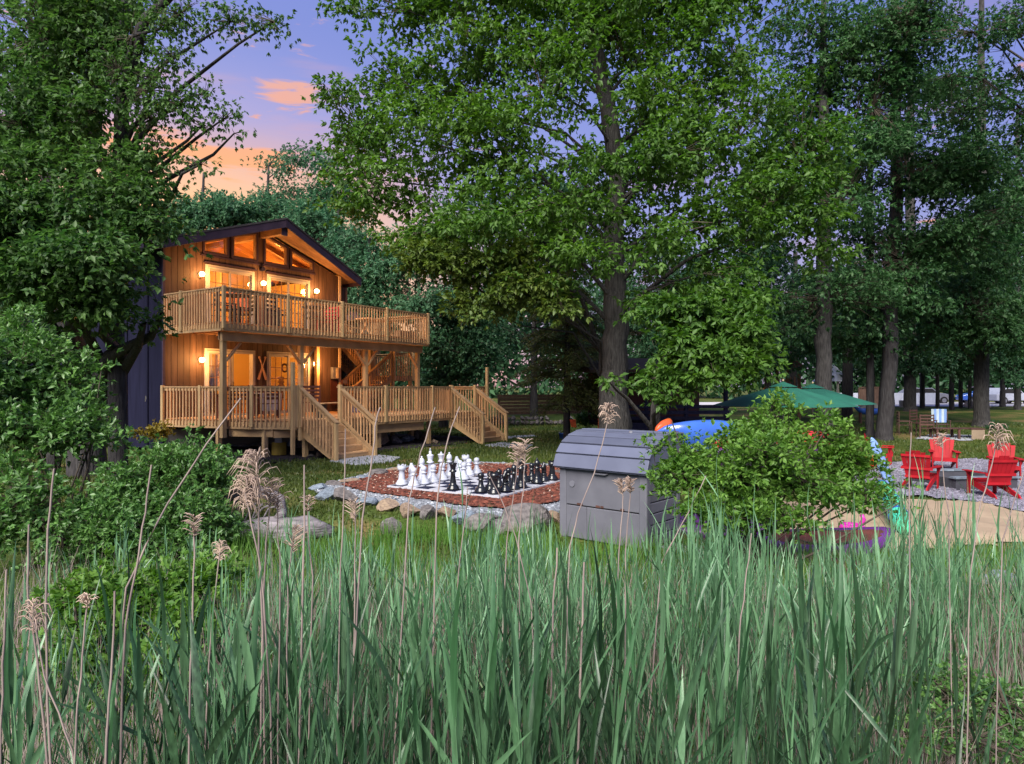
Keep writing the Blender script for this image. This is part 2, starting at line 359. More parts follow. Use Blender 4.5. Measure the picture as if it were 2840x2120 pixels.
M['leaf_left'] = leaf_mat('oak_leaf', (.026, .078, .022), (.105, .195, .050), (.24, .25, .05), trans=.42)
M['leaf_right'] = leaf_mat('shade_tree_leaf', (.022, .078, .030), (.085, .175, .060), trans=.42)
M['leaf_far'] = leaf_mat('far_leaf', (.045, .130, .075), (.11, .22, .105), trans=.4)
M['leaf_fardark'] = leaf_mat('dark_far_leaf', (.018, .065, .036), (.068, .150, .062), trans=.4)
M['leaf_fir'] = leaf_mat('fir_needles', (.04, .062, .018), (.15, .165, .045), trans=.25)
M['leaf_bush'] = leaf_mat('bush_leaf', (.026, .09, .018), (.15, .29, .075), trans=.3, rough=.4, spec=.5, nscale=1.5)
M['leaf_lime'] = leaf_mat('lime_leaf', (.034, .115, .014), (.17, .31, .055), (.30, .33, .06), trans=.4, nscale=1.5)
M['leaf_gold'] = leaf_mat('gold_leaf', (.14, .13, .02), (.36, .28, .05), trans=.3, nscale=2)
# ================================================================== THE GROUND
def ground_mat():
    m, nt, b = new_mat('lawn_soil'); N = nt.nodes.new; K = nt.links.new
    b.inputs['Roughness'].default_value = .95; b.inputs['Specular IOR Level'].default_value = .1
    t = N('ShaderNodeTexCoord')
    n = N('ShaderNodeTexNoise'); n.inputs['Scale'].default_value = .55; n.inputs['Detail'].default_value = 7; K(t.outputs['Object'], n.inputs[0])
    r = N('ShaderNodeValToRGB'); e = r.color_ramp.elements
    e[0].position = .36; e[0].color = (.035, .062, .012, 1); e[1].position = .70; e[1].color = (.20, .13, .06, 1)
    x = e.new(.52); x.color = (.062, .090, .020, 1)
    K(n.outputs[0], r.inputs[0])
    n2 = N('ShaderNodeTexNoise'); n2.inputs['Scale'].default_value = 18; n2.inputs['Detail'].default_value = 6; K(t.outputs['Object'], n2.inputs[0])
    mm = N('ShaderNodeMixRGB'); mm.blend_type = 'MULTIPLY'; mm.inputs[0].default_value = .8
    r2 = N('ShaderNodeMapRange'); r2.inputs[1].default_value = .3; r2.inputs[2].default_value = .7; r2.inputs[3].default_value = .4; r2.inputs[4].default_value = 1.4
    K(n2.outputs[0], r2.inputs[0]); K(r.outputs[0], mm.inputs[1]); K(r2.outputs[0], mm.inputs[2]); K(mm.outputs[0], b.inputs['Base Color'])
    bp = N('ShaderNodeBump'); bp.inputs['Strength'].default_value = .9; bp.inputs['Distance'].default_value = .04; K(n2.outputs[0], bp.inputs['Height']); K(bp.outputs[0], b.inputs['Normal'])
    return m
xs = np.concatenate([np.linspace(-500, -40, 12), np.linspace(-36, 36, 110), np.linspace(40, 500, 12)])
ys = np.concatenate([np.linspace(-60, -4, 6), np.linspace(0, 50, 130), np.linspace(55, 900, 20)])
XX, YY = np.meshgrid(xs, ys); ZZ = ground(XX, YY)
nx, ny = len(xs), len(ys); ii = np.arange(nx*ny).reshape(ny, nx)
Fq = np.stack([ii[:-1, :-1], ii[:-1, 1:], ii[1:, 1:], ii[1:, :-1]], -1).reshape(-1, 4)
me = np_mesh('ground', np.stack([XX, YY, ZZ], -1).reshape(-1, 3), Fq); me.polygons.foreach_set('use_smooth', [True]*len(me.polygons))
tag(link('ground', me, ground_mat()), kind='structure')

def in_poly(X, Y, poly):
    c = np.zeros(len(X), bool); n = len(poly)
    for i in range(n):
        x1, y1 = poly[i][:2]; x2, y2 = poly[(i+1) % n][:2]
        k = ((y1 > Y) != (y2 > Y)) & (X < (x2-x1)*(Y-y1)/((y2-y1) or 1e-9)+x1); c ^= k
    return c
def sheet(name, poly, h, m, kind='structure', step=.25, jit=0.0):
    """a sheet that follows the ground inside a polygon"""
    px = [p[0] for p in poly]; py = [p[1] for p in poly]
    gx = np.arange(min(px), max(px)+step, step); gy = np.arange(min(py), max(py)+step, step)
    X, Y = np.meshgrid(gx, gy); Z = ground(X, Y)+h+(RNG.random(X.shape)-.5)*jit
    i = np.arange(X.size).reshape(X.shape)
    q = np.stack([i[:-1, :-1], i[:-1, 1:], i[1:, 1:], i[1:, :-1]], -1).reshape(-1, 4)
    cx = (X[:-1, :-1]+step/2).ravel(); cy = (Y[:-1, :-1]+step/2).ravel()
    q = q[in_poly(cx, cy, poly)]
    me = np_mesh(name, np.stack([X, Y, Z], -1).reshape(-1, 3), q); me.polygons.foreach_set('use_smooth', [True]*len(me.polygons))
    return tag(link(name, me, m), kind=kind)
def scatter(poly, n):
    px = [p[0] for p in poly]; py = [p[1] for p in poly]; r = np.empty((0, 2))
    while len(r) < n:
        a = np.stack([RNG.uniform(min(px), max(px), n*2), RNG.uniform(min(py), max(py), n*2)], 1); a = a[in_poly(a[:, 0], a[:, 1], poly)]; r = np.concatenate([r, a])
    return r[:n]
def pebbles(name, poly, n, s0, s1, m, h=.01, label=None, flat=.6, lift=0.0):
    p = scatter(poly, n); z = ground(p[:, 0], p[:, 1])+h
    oc = np.array([[1, 0, 0], [0, 1, 0], [-1, 0, 0], [0, -1, 0], [0, 0, 1], [.55, .55, .75], [-.5, .4, .8]], float)
    f = np.array([[0, 1, 5], [1, 2, 6], [2, 3, 4], [3, 0, 4], [0, 5, 4], [5, 1, 6], [5, 6, 4], [6, 2, 4]])
    s = RNG.uniform(s0, s1, n)[:, None, None]*RNG.uniform(.7, 1.3, (n, 1, 3)); s[:, :, 2] *= flat
    a = RNG.uniform(0, 6.28, n); R = np.zeros((n, 3, 3)); R[:, 0, 0] = np.cos(a); R[:, 0, 1] = -np.sin(a); R[:, 1, 0] = np.sin(a); R[:, 1, 1] = np.cos(a); R[:, 2, 2] = 1
    V = np.einsum('nij,nkj->nki', R, oc[None]*s)+np.stack([p[:, 0], p[:, 1], z], 1)[:, None]
    Fc = (np.arange(n)[:, None, None]*7+f[None]).reshape(-1, 3)
    return tag(link(name, np_mesh(name, V.reshape(-1, 3), Fc), m), label, kind='stuff')

def gp(x, y): p = G(x, y); return (p.x, p.y)
mulch_m = mat('red_bark_mulch', (.13, .038, .024), (.05, .017, .012), rough=.9, scale=22, bump=.8, dist=.03)
gravel_m = mat('white_speckled_gravel', (.46, .49, .55), (.10, .11, .14), rough=.85, scale=20, bump=.9, dist=.03, island=.4)
chip_m = mat('bark_chip', (.19, .055, .034), (.07, .022, .016), rough=.85, scale=10, island=.4)
dgravel_m = mat('grey_gravel', (.25, .235, .30), (.10, .095, .13), rough=.9, scale=16, bump=.9, dist=.03, island=.35)

MUL = [gp(*q) for q in [(945, 1352), (1100, 1304), (1300, 1290), (1480, 1296), (1700, 1320), (1660, 1370), (1555, 1397), (1426, 1420), (1290, 1411), (1189, 1394), (1019, 1371)]]
GRV = [gp(*q) for q in [(872, 1368), (905, 1344), (1000, 1322), (1090, 1300), (1300, 1284), (1500, 1290), (1720, 1312), (1700, 1385), (1560, 1425), (1505, 1432), (1392, 1438), (1257, 1428), (1155, 1416), (985, 1388)]]
sheet('gravel_border', GRV, .03, gravel_m, step=.12, jit=.03)
sheet('mulch_bed', MUL, .055, mulch_m, step=.10, jit=.03)
GRV_only = GRV
pebbles('gravel_stones', GRV, 9000, .018, .038, gravel_m, h=.025, label='white and grey speckled gravel strip round the mulch bed')
pebbles('mulch_chips', MUL, 9000, .02, .05, chip_m, h=.06, label='red bark mulch chips round the chess board', flat=.35)
SAND = [gp(*q) for q in [(1840, 1452), (2050, 1400), (2400, 1385), (2600, 1392), (2760, 1392), (2870, 1440), (2900, 1500), (2560, 1530), (2400, 1545), (2080, 1500)]]
sheet('sand_beach', SAND, .03, M['sand'], step=.12, jit=.03)
PIT = [gp(*q) for q in [(2360, 1330), (2480, 1286), (2700, 1276), (3000, 1300), (3060, 1420), (2830, 1425), (2740, 1402), (2560, 1380), (2380, 1374)]]
sheet('gravel_patio', PIT, .045, dgravel_m, step=.15, jit=.03)
pebbles('patio_gravel_stones', PIT, 7000, .02, .05, dgravel_m, h=.05, label='grey gravel spread round the fire pit')
SHORE = [gp(*q) for q in [(1850, 1440), (2080, 1485), (2420, 1540), (2700, 1540), (2700, 1580), (2400, 1590), (2080, 1560), (1820, 1520)]]
pebbles('shore_gravel', SHORE, 5000, .02, .05, dgravel_m, h=.01, label='pale loose gravel along the sand edge behind the reeds')
sheet('far_road', [(12, 50), (60, 50), (60, 64), (12, 64)], .05, mat('pale_road', (.46, .44, .46), (.36, .34, .38), rough=.9, scale=1), step=2)
# dark soil and mulch strips
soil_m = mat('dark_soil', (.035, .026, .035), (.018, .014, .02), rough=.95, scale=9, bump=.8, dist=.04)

# ================================================================== THE COTTAGE
O = Vector((-10.4, 20.4, 0)); DX, DY = .55, .835; HROT = math.atan2(DY, DX)
def HW(t, s, z): return Vector((O.x+DX*t+DY*s, O.y+DY*t-DX*s, z))     # house (along, out, up) -> world
house = thing('cottage', 'two-storey brown wood cottage with gable glazing lit orange from inside', 'house', O, HROT)
FL1, FL2 = 1.05, 3.80
rt = lambda t: 7.56-.33*abs(t-3.4)
# openings: x0,x1, bottom, top0, top1
DOORS = [(1.38, 3.02, FL2, 5.78), (3.66, 5.36, FL2, 5.78), (1.35, 3.05, FL1, 3.13), (3.66, 5.36, FL1, 3.13)]
WINS = [(1.27, 2.06, 6.23, 6.53, 6.83), (2.28, 3.16, 6.23, 6.88, 7.16), (3.50, 4.40, 6.23, 7.16, 6.86), (4.60, 5.54, 6.23, 6.83, 6.50)]
OPEN = [(a, b, c, d, d) for a, b, c, d in DOORS]+WINS
def wall_col(mb, x0, x1, zb, zt, y0, y1, up2=None, up1=None):
    br = sorted({x0, x1, *[e for o in OPEN for e in o[:2] if x0 < e < x1], *([3.4] if x0 < 3.4 < x1 else [])})
    for a, b in zip(br, br[1:]):
        mid = (a+b)/2; os_ = sorted([o for o in OPEN if o[0] < mid < o[1] and o[2] < zt(mid) and o[3] > zb], key=lambda o: o[2])
        cur = (zb, zb)
        for o in os_:
            lo = (o[2], o[2])
            if lo[0] > cur[0]+.005: put(up1 if (up1 is not None and o is not os_[0]) else mb, a, b, cur, lo, y0, y1)
            f = lambda x: o[3]+(o[4]-o[3])*(x-o[0])/(o[1]-o[0])
            cur = (f(a), f(b))
        if zt(mid) > sum(cur)/2+.01: put(mb if not os_ or up2 is None else up2, a, b, cur, (zt(a), zt(b)), y0, y1)
def put(mb, a, b, lo, hi, y0, y1):
    mb.hexa([(a, y0, lo[0]), (b, y0, lo[1]), (b, y1, lo[1]), (a, y1, lo[0])], [(a, y0, hi[0]), (b, y0, hi[1]), (b, y1, hi[1]), (a, y1, hi[0])])
top_f = lambda x: rt(x)-.27
bk = MB(); wall_col(bk, .0, 6.85, .7, top_f, .0, .10); ob('wall_backing', bk, M['siding_back'], house)
nb = 34; bw = 6.85/nb
for i in range(nb):
    a, b = i*bw+.006, (i+1)*bw-.006
    for zb_, zt_ in ((.72, lambda x: 3.70), (3.72, top_f)):
        q3 = [MB(), MB(), MB()]; wall_col(q3[0], a, b, zb_, zt_, -.028, -.002, q3[2], q3[1])
        for q_ in q3:
            if q_.v: ob('siding_board', q_, M['siding'], house)
# side wall panels (dark stained)
for k, (y0, y1) in enumerate([(0, .75), (.77, 1.95), (1.97, 3.15), (3.17, 4.35), (6.0, 7.2), (7.22, 9.0)]):
    ob('side_panel', MB().box(-.06, 0.02, y0, y1, .12, top_f(0)+.02), M['navy'], house)
ob('side_panel', MB().box(-.06, .02, 4.37, 5.98, .12, 2.0), M['navy'], house); ob('side_panel', MB().box(-.06, .02, 4.37, 5.98, 3.3, 6.3), M['navy'], house)
for y in (.76, 1.96, 3.16, 4.36, 5.99, 7.21): ob('batten', MB().box(-.105, -.062, y-.035, y+.035, .12, 6.3), M['navy'], house)
ob('corner_board', MB().box(-.07, .0, -.07, -.0, .4, 6.3), M['fascia'], house)
w = ob('side_window', MB().box(-.09, -.03, 4.4, 4.48, 2.0, 3.3).box(-.09, -.03, 5.87, 5.95, 2.0, 3.3).box(-.09, -.03, 4.48, 5.87, 2.0, 2.08).box(-.09, -.03, 4.48, 5.87, 3.22, 3.3).box(-.09, -.03, 5.13, 5.2, 2.08, 3.22), M['trim'], house)
ob('pane', MB().box(-.06, -.045, 4.48, 5.87, 2.08, 3.22), M['glass'], w)
ob('curtain', MB().box(.2, .22, 5.2, 5.9, 2.0, 3.3), M['cloth'], house)
ob('side_wall_core', MB().box(.03, .12, .12, 4.38, .12, 6.3).box(.03, .12, 5.97, 9, .12, 6.3).box(.03, .12, 4.38, 5.97, .12, 2.0).box(.03, .12, 4.38, 5.97, 3.3, 6.3), M['siding_back'], house)
ob('rear_wall', MB().box(0, 6.85, 8.9, 9.0, .1, 6.2), M['siding_back'], house)
ob('right_wall', MB().box(6.76, 6.85, .11, 8.9, .1, 6.15), M['siding'], house)
ob('wall_trim', MB().box(6.80, 6.90, -.075, -.03, .72, 6.2), M['trim'], house)
ob('foundation', MB().box(.05, 6.8, .02, .2, -.3, .7), M['concrete'], house)
# rear wing seen past the right corner: upper lit bit and lower dark wall with a window
ob('wing_wall', MB().box(6.86, 7.70, .55, .65, FL2, 6.0), M['siding'], house)
ob('wing_corner_board', MB().box(7.66, 7.76, .50, .60, FL2, 6.0), M['soffit'], house)
for k in range(4): ob('wing_board', MB().box(6.88+k*.2, 7.06+k*.2, .52, .548, FL2, 6.0), M['siding'], house)
ob('wing_lower_wall', MB().box(6.86, 7.85, 1.5, 1.6, .1, 3.55).box(7.85, 9.6, 1.5, 1.6, .1, 2.15).box(9.6, 10.4, 1.5, 1.6, .1, 3.55).box(7.85, 9.6, 1.5, 1.6, 3.35, 3.55), M['navy'], house)
for k in range(7): ob('wing_siding_board', MB().box(6.86+k*.14, 6.99+k*.14, 1.475, 1.498, .1, 3.5), M['darkwood'], house)
w = ob('wing_window', MB().box(7.80, 9.65, 1.44, 1.52, 2.12, 2.2).box(7.80, 9.65, 1.44, 1.52, 3.3, 3.38).box(7.80, 7.88, 1.44, 1.52, 2.2, 3.3).box(9.57, 9.65, 1.44, 1.52, 2.2, 3.3).box(8.7, 8.75, 1.46, 1.50, 2.2, 3.3).box(7.88, 9.57, 1.465, 1.495, 2.55, 2.58).box(7.88, 9.57, 1.465, 1.495, 2.9, 2.93), M['navy'], house)
ob('pane', MB().box(7.88, 9.57, 1.485, 1.492, 2.2, 3.3), glass_mat('dark_glass', tint=(.25, .28, .3)), w)
ob('window_ledge', MB().hexa([(7.7, 1.0, 1.72), (9.7, 1.0, 1.72), (9.7, 1.5, 1.72), (7.7, 1.5, 1.72)], [(7.7, 1.0, 1.98), (9.7, 1.0, 1.98), (9.7, 1.5, 2.12), (7.7, 1.5, 2.12)]), M['darkwood'], house)
# roof: prow-shaped, two slopes
EL, ER = -.72, 7.54
Fp = [(3.4, -1.27), (ER, -.46), (ER, 9.4), (3.4, 9.4)]; Fl = [(EL, -.46), (3.4, -1.27), (3.4, 9.4), (EL, 9.4)]
rf = ob('roof', MB().slab(Fp, [rt(p[0])-.14 for p in Fp], [rt(p[0]) for p in Fp]).slab(Fl, [rt(p[0])-.14 for p in Fl], [rt(p[0]) for p in Fl]), M['roofing'], house)
for (xa, ya), (xb, yb) in (((3.4, -1.27), (ER, -.46)), ((EL, -.46), (3.4, -1.27))):
    d = Vector((xb-xa, yb-ya, 0)).normalized(); nn = Vector((d.y, -d.x, 0))*.045
    q = [Vector((xa, ya, 0)), Vector((xb, yb, 0)), Vector((xb, yb, 0))+nn, Vector((xa, ya, 0))+nn]
    zz = lambda v: rt(min(max(v.x, EL), ER))
    ob('fascia_board', MB().hexa([(v.x, v.y, zz(v)-.31) for v in q], [(v.x, v.y, zz(v)-.05) for v in q]), M['fascia'], rf)
    q2 = [v+nn*.4 for v in q]
    ob('drip_edge', MB().hexa([(v.x, v.y, zz(v)-.048) for v in q2], [(v.x, v.y, zz(v)+.012) for v in q2]), M['roofing'], rf)
ob('fascia_board', MB().box(ER, ER+.04, -.45, 9.3, rt(ER)-.30, rt(ER)-.03), M['fascia'], rf)
ob('fascia_board', MB().box(EL-.04, EL, -.45, 9.3, rt(EL)-.30, rt(EL)-.03), M['fascia'], rf)
# soffit boards run parallel to the wall under both slopes, with small joints
for k in range(9):
    ya = -1.22+k*.135; yb = ya+.128
    for sgn in (1, -1):
        def xe(y): return min(ER-3.4-.02, max(.05, (y+1.27)/.81*4.14-.05))
        pts = [(3.4+.0*sgn, ya), (3.4+sgn*xe(ya), ya), (3.4+sgn*xe(yb), yb), (3.4, yb)]
        if sgn < 0: pts = pts[::-1]
        ob('soffit_board', MB().slab(pts, [rt(min(max(p[0], EL), ER))-.165 for p in pts], [rt(min(max(p[0], EL), ER))-.142 for p in pts]), M['soffit'], rf)
ob('eave_soffit', MB().slab([(6.86, -.02), (ER-.02, -.02), (ER-.02, 9), (6.86, 9)], [rt(6.86)-.165, rt(ER)-.165, rt(ER)-.165, rt(6.86)-.165], [rt(6.86)-.143, rt(ER)-.143, rt(ER)-.143, rt(6.86)-.143]), M['soffit'], rf)
ob('ridge_beam', MB().box(3.31, 3.49, -1.18, 5, 7.03, 7.27), M['soffit'], house)
ob('beam_end', MB().box(3.29, 3.51, -1.222, -1.182, 6.98, 7.30), M['fascia'], house)
ob('vent_cap', MB().tube([(3.36, -.16, 5.98), (3.36, -.02, 5.98)], .075, 14), M['navy'], house)
ob('door_head_trim', MB().box(1.25, 3.15, -.10, -.03, 5.89, 5.93).box(3.53, 5.49, -.10, -.03, 5.89, 5.93), M['fascia'], house)
ob('window_sill_trim', MB().box(1.15, 3.30, -.075, -.03, 6.10, 6.15).box(3.38, 5.68, -.075, -.03, 6.10, 6.15), M['fascia'], house)
# gable windows
def frame_poly(mb, pts, w, y0, y1):
    n = len(pts); c = Vector((sum(p[0] for p in pts)/n, sum(p[1] for p in pts)/n))
    inn = []
    for i in range(n):
        p = Vector(pts[i]); a = (Vector(pts[i-1])-p).normalized(); b = (Vector(pts[(i+1) % n])-p).normalized()
        s = math.sin(a.angle(b)/2); inn.append(p+(a+b).normalized()*w/s if s > .01 else p)
    for i in range(n):
        j = (i+1) % n; q = [pts[i], pts[j], inn[j], inn[i]]
        mb.add([(x, y0, z) for x, z in q]+[(x, y1, z) for x, z in q], [(0, 1, 2, 3), (7, 6, 5, 4), (0, 4, 5, 1), (1, 5, 6, 2), (2, 6, 7, 3), (3, 7, 4, 0)])
    return inn
for a, b, c, d, e in WINS:
    fr = MB(); inn = frame_poly(fr, [(a, c), (b, c), (b, e), (a, d)], .045, -.06, .05)
    w = ob('gable_window', fr, M['soffit'], house)
    ob('outer_trim', (lambda q: (frame_poly(q, [(a-.06, c-.06), (b+.06, c-.06), (b+.06, e+.06), (a-.06, d+.06)], .058, -.085, -.03), q)[1])(MB()), M['fascia'], w)
    ob('pane', MB().add([(p[0], .0, p[1]) for p in inn]+[(p[0], .008, p[1]) for p in inn], [(0, 1, 2, 3), (7, 6, 5, 4), (0, 4, 5, 1), (1, 5, 6, 2), (2, 6, 7, 3), (3, 7, 4, 0)]), M['glass'], w)
# sliding doors
for k, (a, b, c, d) in enumerate(DOORS):
    fr = MB(); frame_poly(fr, [(a, c), (b, c), (b, d), (a, d)], .055, -.09, .10)
    fr.box(a-.07, a, -.055, -.03, c, d+.07).box(b, b+.07, -.055, -.03, c, d+.07).box(a, b, -.055, -.03, d, d+.07)
    dr = ob('sliding_door', fr, M['vinyl'], house)
    m_ = (a+b)/2
    for s_, (x0, x1, yy) in enumerate(((a+.055, m_+.03, .02), (m_-.03, b-.055, -.04))):
        if k == 2 and s_ == 1: x0, x1, yy = x0-.62, x1-.62, .055
        sa = MB(); frame_poly(sa, [(x0, c+.055), (x1, c+.055), (x1, d-.055), (x0, d-.055)], .05, yy, yy+.035)
        ob('sash', sa, M['vinyl'], dr)
        mu = MB(); xa, xb, za, zb = x0+.05, x1-.05, c+.105, d-.105
        if not (k == 2 and s_ == 1):
            for j in (1, 2): x = xa+(xb-xa)*j/3; mu.box(x-.013, x+.013, yy+.012, yy+.022, za, zb)
            for j in (1, 2, 3, 4): z = za+(zb-za)*j/5; mu.box(xa, xb, yy+.0125, yy+.0215, z-.013, z+.013)
            ob('muntin_grid', mu, M['soffit'], dr)
        ob('pane', MB().box(xa-.01, xb+.01, yy+.024, yy+.030, za-.01, zb+.01), M['glass'], dr)
    ob('door_handle', MB().box(m_+.07, m_+.09, -.085, -.06, c+.85, c+1.1), M['brass'], dr)
# interior
I = [('interior_wall', MB().box(.12, 6.75, 4.3, 4.4, FL1, 7.2), M['cream']), ('interior_wall', MB().box(.13, .2, .12, 4.3, FL1, 6.3), M['cream']),
     ('interior_wall', MB().box(6.68, 6.75, .12, 4.3, FL1, 6.1), M['cream']), ('interior_wall', MB().box(3.2, 3.3, 1.6, 4.3, FL1, 3.45), M['cream']),
     ('interior_wall', MB().box(3.3, 3.4, 2.2, 4.3, FL2, 6.1), M['cream']),
     ('interior_floor', MB().box(.12, 6.75, .11, 4.3, FL1-.12, FL1), M['pine']), ('interior_floor', MB().box(.12, 6.75, .11, 4.3, 3.5, FL2), M['pine'])]
for n_, mb_, m_ in I: ob(n_, mb_, m_, house)
for sgn in (1, -1):
    for k in range(23):
        ya = .12+k*.18; pts = [(3.4, ya), (3.4+sgn*3.3, ya), (3.4+sgn*3.3, ya+.172), (3.4, ya+.172)]
        if sgn < 0: pts = pts[::-1]
        ob('ceiling_board', MB().slab(pts, [rt(p[0])-.19 for p in pts], [rt(p[0])-.17 for p in pts]), M['pine'], house)
    for y in (.9, 2.1, 3.3):
        ob('ceiling_beam', MB().bar((3.4, y, rt(3.4)-.27), (3.4+sgn*3.2, y, rt(6.6)-.27), .12, .16), M['pine'], house)
ob('interior_doorway', MB().box(4.3, 5.1, 4.24, 4.31, FL1, 3.0).box(4.2, 4.3, 4.2, 4.3, FL1, 3.1).box(5.1, 5.2, 4.2, 4.3, FL1, 3.1), M['vinyl'], house)
ob('curtain', MB().box(1.42, 1.85, .14, .17, FL1+.05, 3.05), mat('ochre_curtain', (.5, .38, .1), rough=.9), house)
ob('picture_frame', MB().box(1.0, 1.9, 4.22, 4.28, FL2+1.0, FL2+1.7), M['darkwood'], house)
ob('kitchen_cabinet', MB().box(4.3, 6.2, 3.9, 4.28, FL2+1.3, FL2+2.0).box(4.3, 6.2, 3.7, 4.28, FL2, FL2+.85), M['pine'], house)
def plight(name, loc, e, r=.12, c=(1, .52, .17)):
    l = bpy.data.lights.new(name, 'POINT'); l.energy = e; l.shadow_soft_size = r; l.color = c
    o = bpy.data.objects.new(name, l); COL.objects.link(o); o.location = loc; return o
for t_, y_, z_, e_ in ((1.9, 1.9, 5.6, 58), (4.9, 1.9, 5.6, 58), (2.0, 1.9, 3.15, 64), (4.8, 1.9, 3.15, 64), (3.0, 1.2, 6.5, 60), (5.2, 1.4, 6.1, 45)):
    plight('room_light', HW(t_, -y_, z_), e_, .18, (1, .44, .085))
    hl = thing('pendant_lamp', 'round pendant lamp inside the cottage, '+{1.9: 'seen through the upper left door', 4.9: 'seen through the upper right door', 2.0: 'seen through the lower left door', 4.8: 'seen through the lower right door', 3.0: 'high under the gable ceiling ridge', 5.2: 'behind the rightmost gable window'}[t_], 'lamp', HW(t_, -y_, z_+.22), group='lamps inside the cottage')
    ob('lamp_shade', MB().lathe([(.03, .1), (.1, .06), (.14, -.02), (.13, -.03)], 14), M['brass'], hl); ob('cord', MB().tube([(0, 0, .1), (0, 0, .25)], .008, 6), M['iron'], hl)

# wall lamps
LBL = ['warm wall lamp left of the upper sliding doors', 'warm wall lamp between the two upper sliding doors', 'warm wall lamp right of the upper sliding doors',
       'warm wall lamp left of the lower glass door', 'warm wall lamp right of the lower gridded door']
for (t_, z_), lb in zip(((1.13, 5.50), (3.38, 5.50), (5.66, 5.50), (1.13, 2.83), (5.62, 2.83)), LBL):
    wl = thing('wall_lamp', lb, 'wall lamp', HW(t_, .03, z_), HROT, 'glowing lamps on the cottage wall')
    ob('backplate', MB().box(-.05, .05, -.03, 0, -.11, .07), M['brass'], wl)
    ob('bracket', MB().tube([(0, -.02, -.10), (0, -.10, -.12), (0, -.12, -.075)], .012, 8), M['brass'], wl)
    ob('lamp_glass', MB().lathe([(.03, -.075), (.07, -.05), (.082, .0), (.07, .045), (.03, .065)], 16, (0, -.12, 0)), M['bulb'], wl, True)
    plight('wall_lamp_light', HW(t_, .55, z_), 50 if z_ > 4 else 72, .12, (1, .43, .12))

# ================================================================== DECKS
BAL = MB().box(-.0175, .0175, -.0175, .0175, -.5, .5).mesh('baluster')
def rail_run(par, p0, p1, zf, zr, fas, posts=(), first=True, last=True, sp=.128, out=(0, -1), cap_top=True):
    """p0,p1 local xy; zf fascia bottom of balusters, zr rail top"""
    a = Vector((*p0, 0)); b = Vector((*p1, 0)); Ln = (b-a).length; d = (b-a)/Ln; o = Vector((*out, 0)).normalized(); up = Vector((0, 0, 1))
    ob('rail_cap', MB().bar(a+up*(zr-.018), b+up*(zr-.018), .14, .036), M['deck_rail'], par)
    ob('top_rail', MB().bar(a+o*.02+up*(zr-.082), b+o*.02+up*(zr-.082), .036, .088), M['deck_rail'], par)
    if fas: ob('fascia_board', MB().bar(a+o*.02+up*(fas+.10), b+o*.02+up*(fas+.10), .036, .20), M['deck_rail'], par)
    n = max(2, int(Ln/sp)); ang = math.atan2(d.y, d.x)
    for i in range(n):
        p = a+d*((i+.5)*Ln/n)+o*.056
        if any(abs((i+.5)*Ln/n-q*Ln) < .075 for q in posts): continue
        jt = random.uniform(-.008, .008)
        link('baluster', BAL, M['deck'], par, (p.x, p.y, (zf+zr-.05)/2+jt), (0, random.uniform(-.004, .004), ang), (1, 1, zr-.05-zf))
    for q in posts:
        p = a+d*Ln*q
        ob('rail_post', MB().box(-.045, .045, -.045, .045, 0, 1).v and MB().box(-.045, .045, -.045, .045, 0, zr-zf+.05), M['deck_post'], par, loc=(p.x+o.x*.06, p.y+o.y*.06, zf-.02), rot=(0, 0, ang), bevel=.006)

up_ = thing('upper_deck', 'raised wooden balcony deck with slatted railing round the upper storey', 'deck', O, HROT)
L1 = 8.70; S1 = 2.90; R2 = 4.75
for k in range(20): ob('deck_board', MB().box(.0, L1-.02, -.03-(k+1)*.143, -.035-k*.143, FL2-.035, FL2), M['deck'], up_)
for k in range(12):  # boards of the wrap-round part
    ob('deck_board', MB().box(6.95, L1-.02, k*.143+.02, k*.143+.158, FL2-.035, FL2), M['deck'], up_)
for k in range(22): x = .06+k*.405; ob('joist', MB().box(x, x+.04, -S1+.06, -.05 if x < 6.9 else 1.7, FL2-.19, FL2-.04), M['soffit'], up_)
ob('beam', MB().box(.1, L1-.15, -S1+.26, -S1+.16, 3.27, 3.53), M['deck_rail'], up_)
ob('beam', MB().box(.1, L1-.15, -S1+.36, -S1+.30, 3.30, 3.53), M['soffit'], up_)
rail_run(up_, (0.02, -.03), (0.0, -S1), 3.62, R2, 3.54, (.33,), out=(-1, 0))
rail_run(up_, (0.0, -S1), (L1, -S1), 3.62, R2, 3.54, (0, .247, .495, .735, .99), out=(0, -1))
rail_run(up_, (L1, -S1), (L1, 1.7), 3.62, R2, 3.54, (.5, 1.0), out=(1, 0))
for x in (.25, 2.95, 5.73, 8.45):
    ob('support_post', MB().box(x-.07, x+.07, -S1+.27, -S1+.41, 0.55, 3.29), M['deck_post'], up_, bevel=.006)
    for sg in (1, -1):
        if (x < 1 and sg < 0) or (x > 8 and sg > 0): continue
        ob('knee_brace', MB().bar((x+sg*.06, -S1+.30, 2.72), (x+sg*.52, -S1+.30, 3.25), .05, .10, (0, 1, 0)), M['deck_rail'], up_)
for x in (5.60, 8.30):
    ob('support_post', MB().box(x-.06, x+.06, -.3, -.16, .55, 3.6), M['deck_post'], up_)
lo_ = thing('lower_deck', 'ground floor wooden porch deck with slatted railing and two openings for stairs', 'deck', O, HROT)
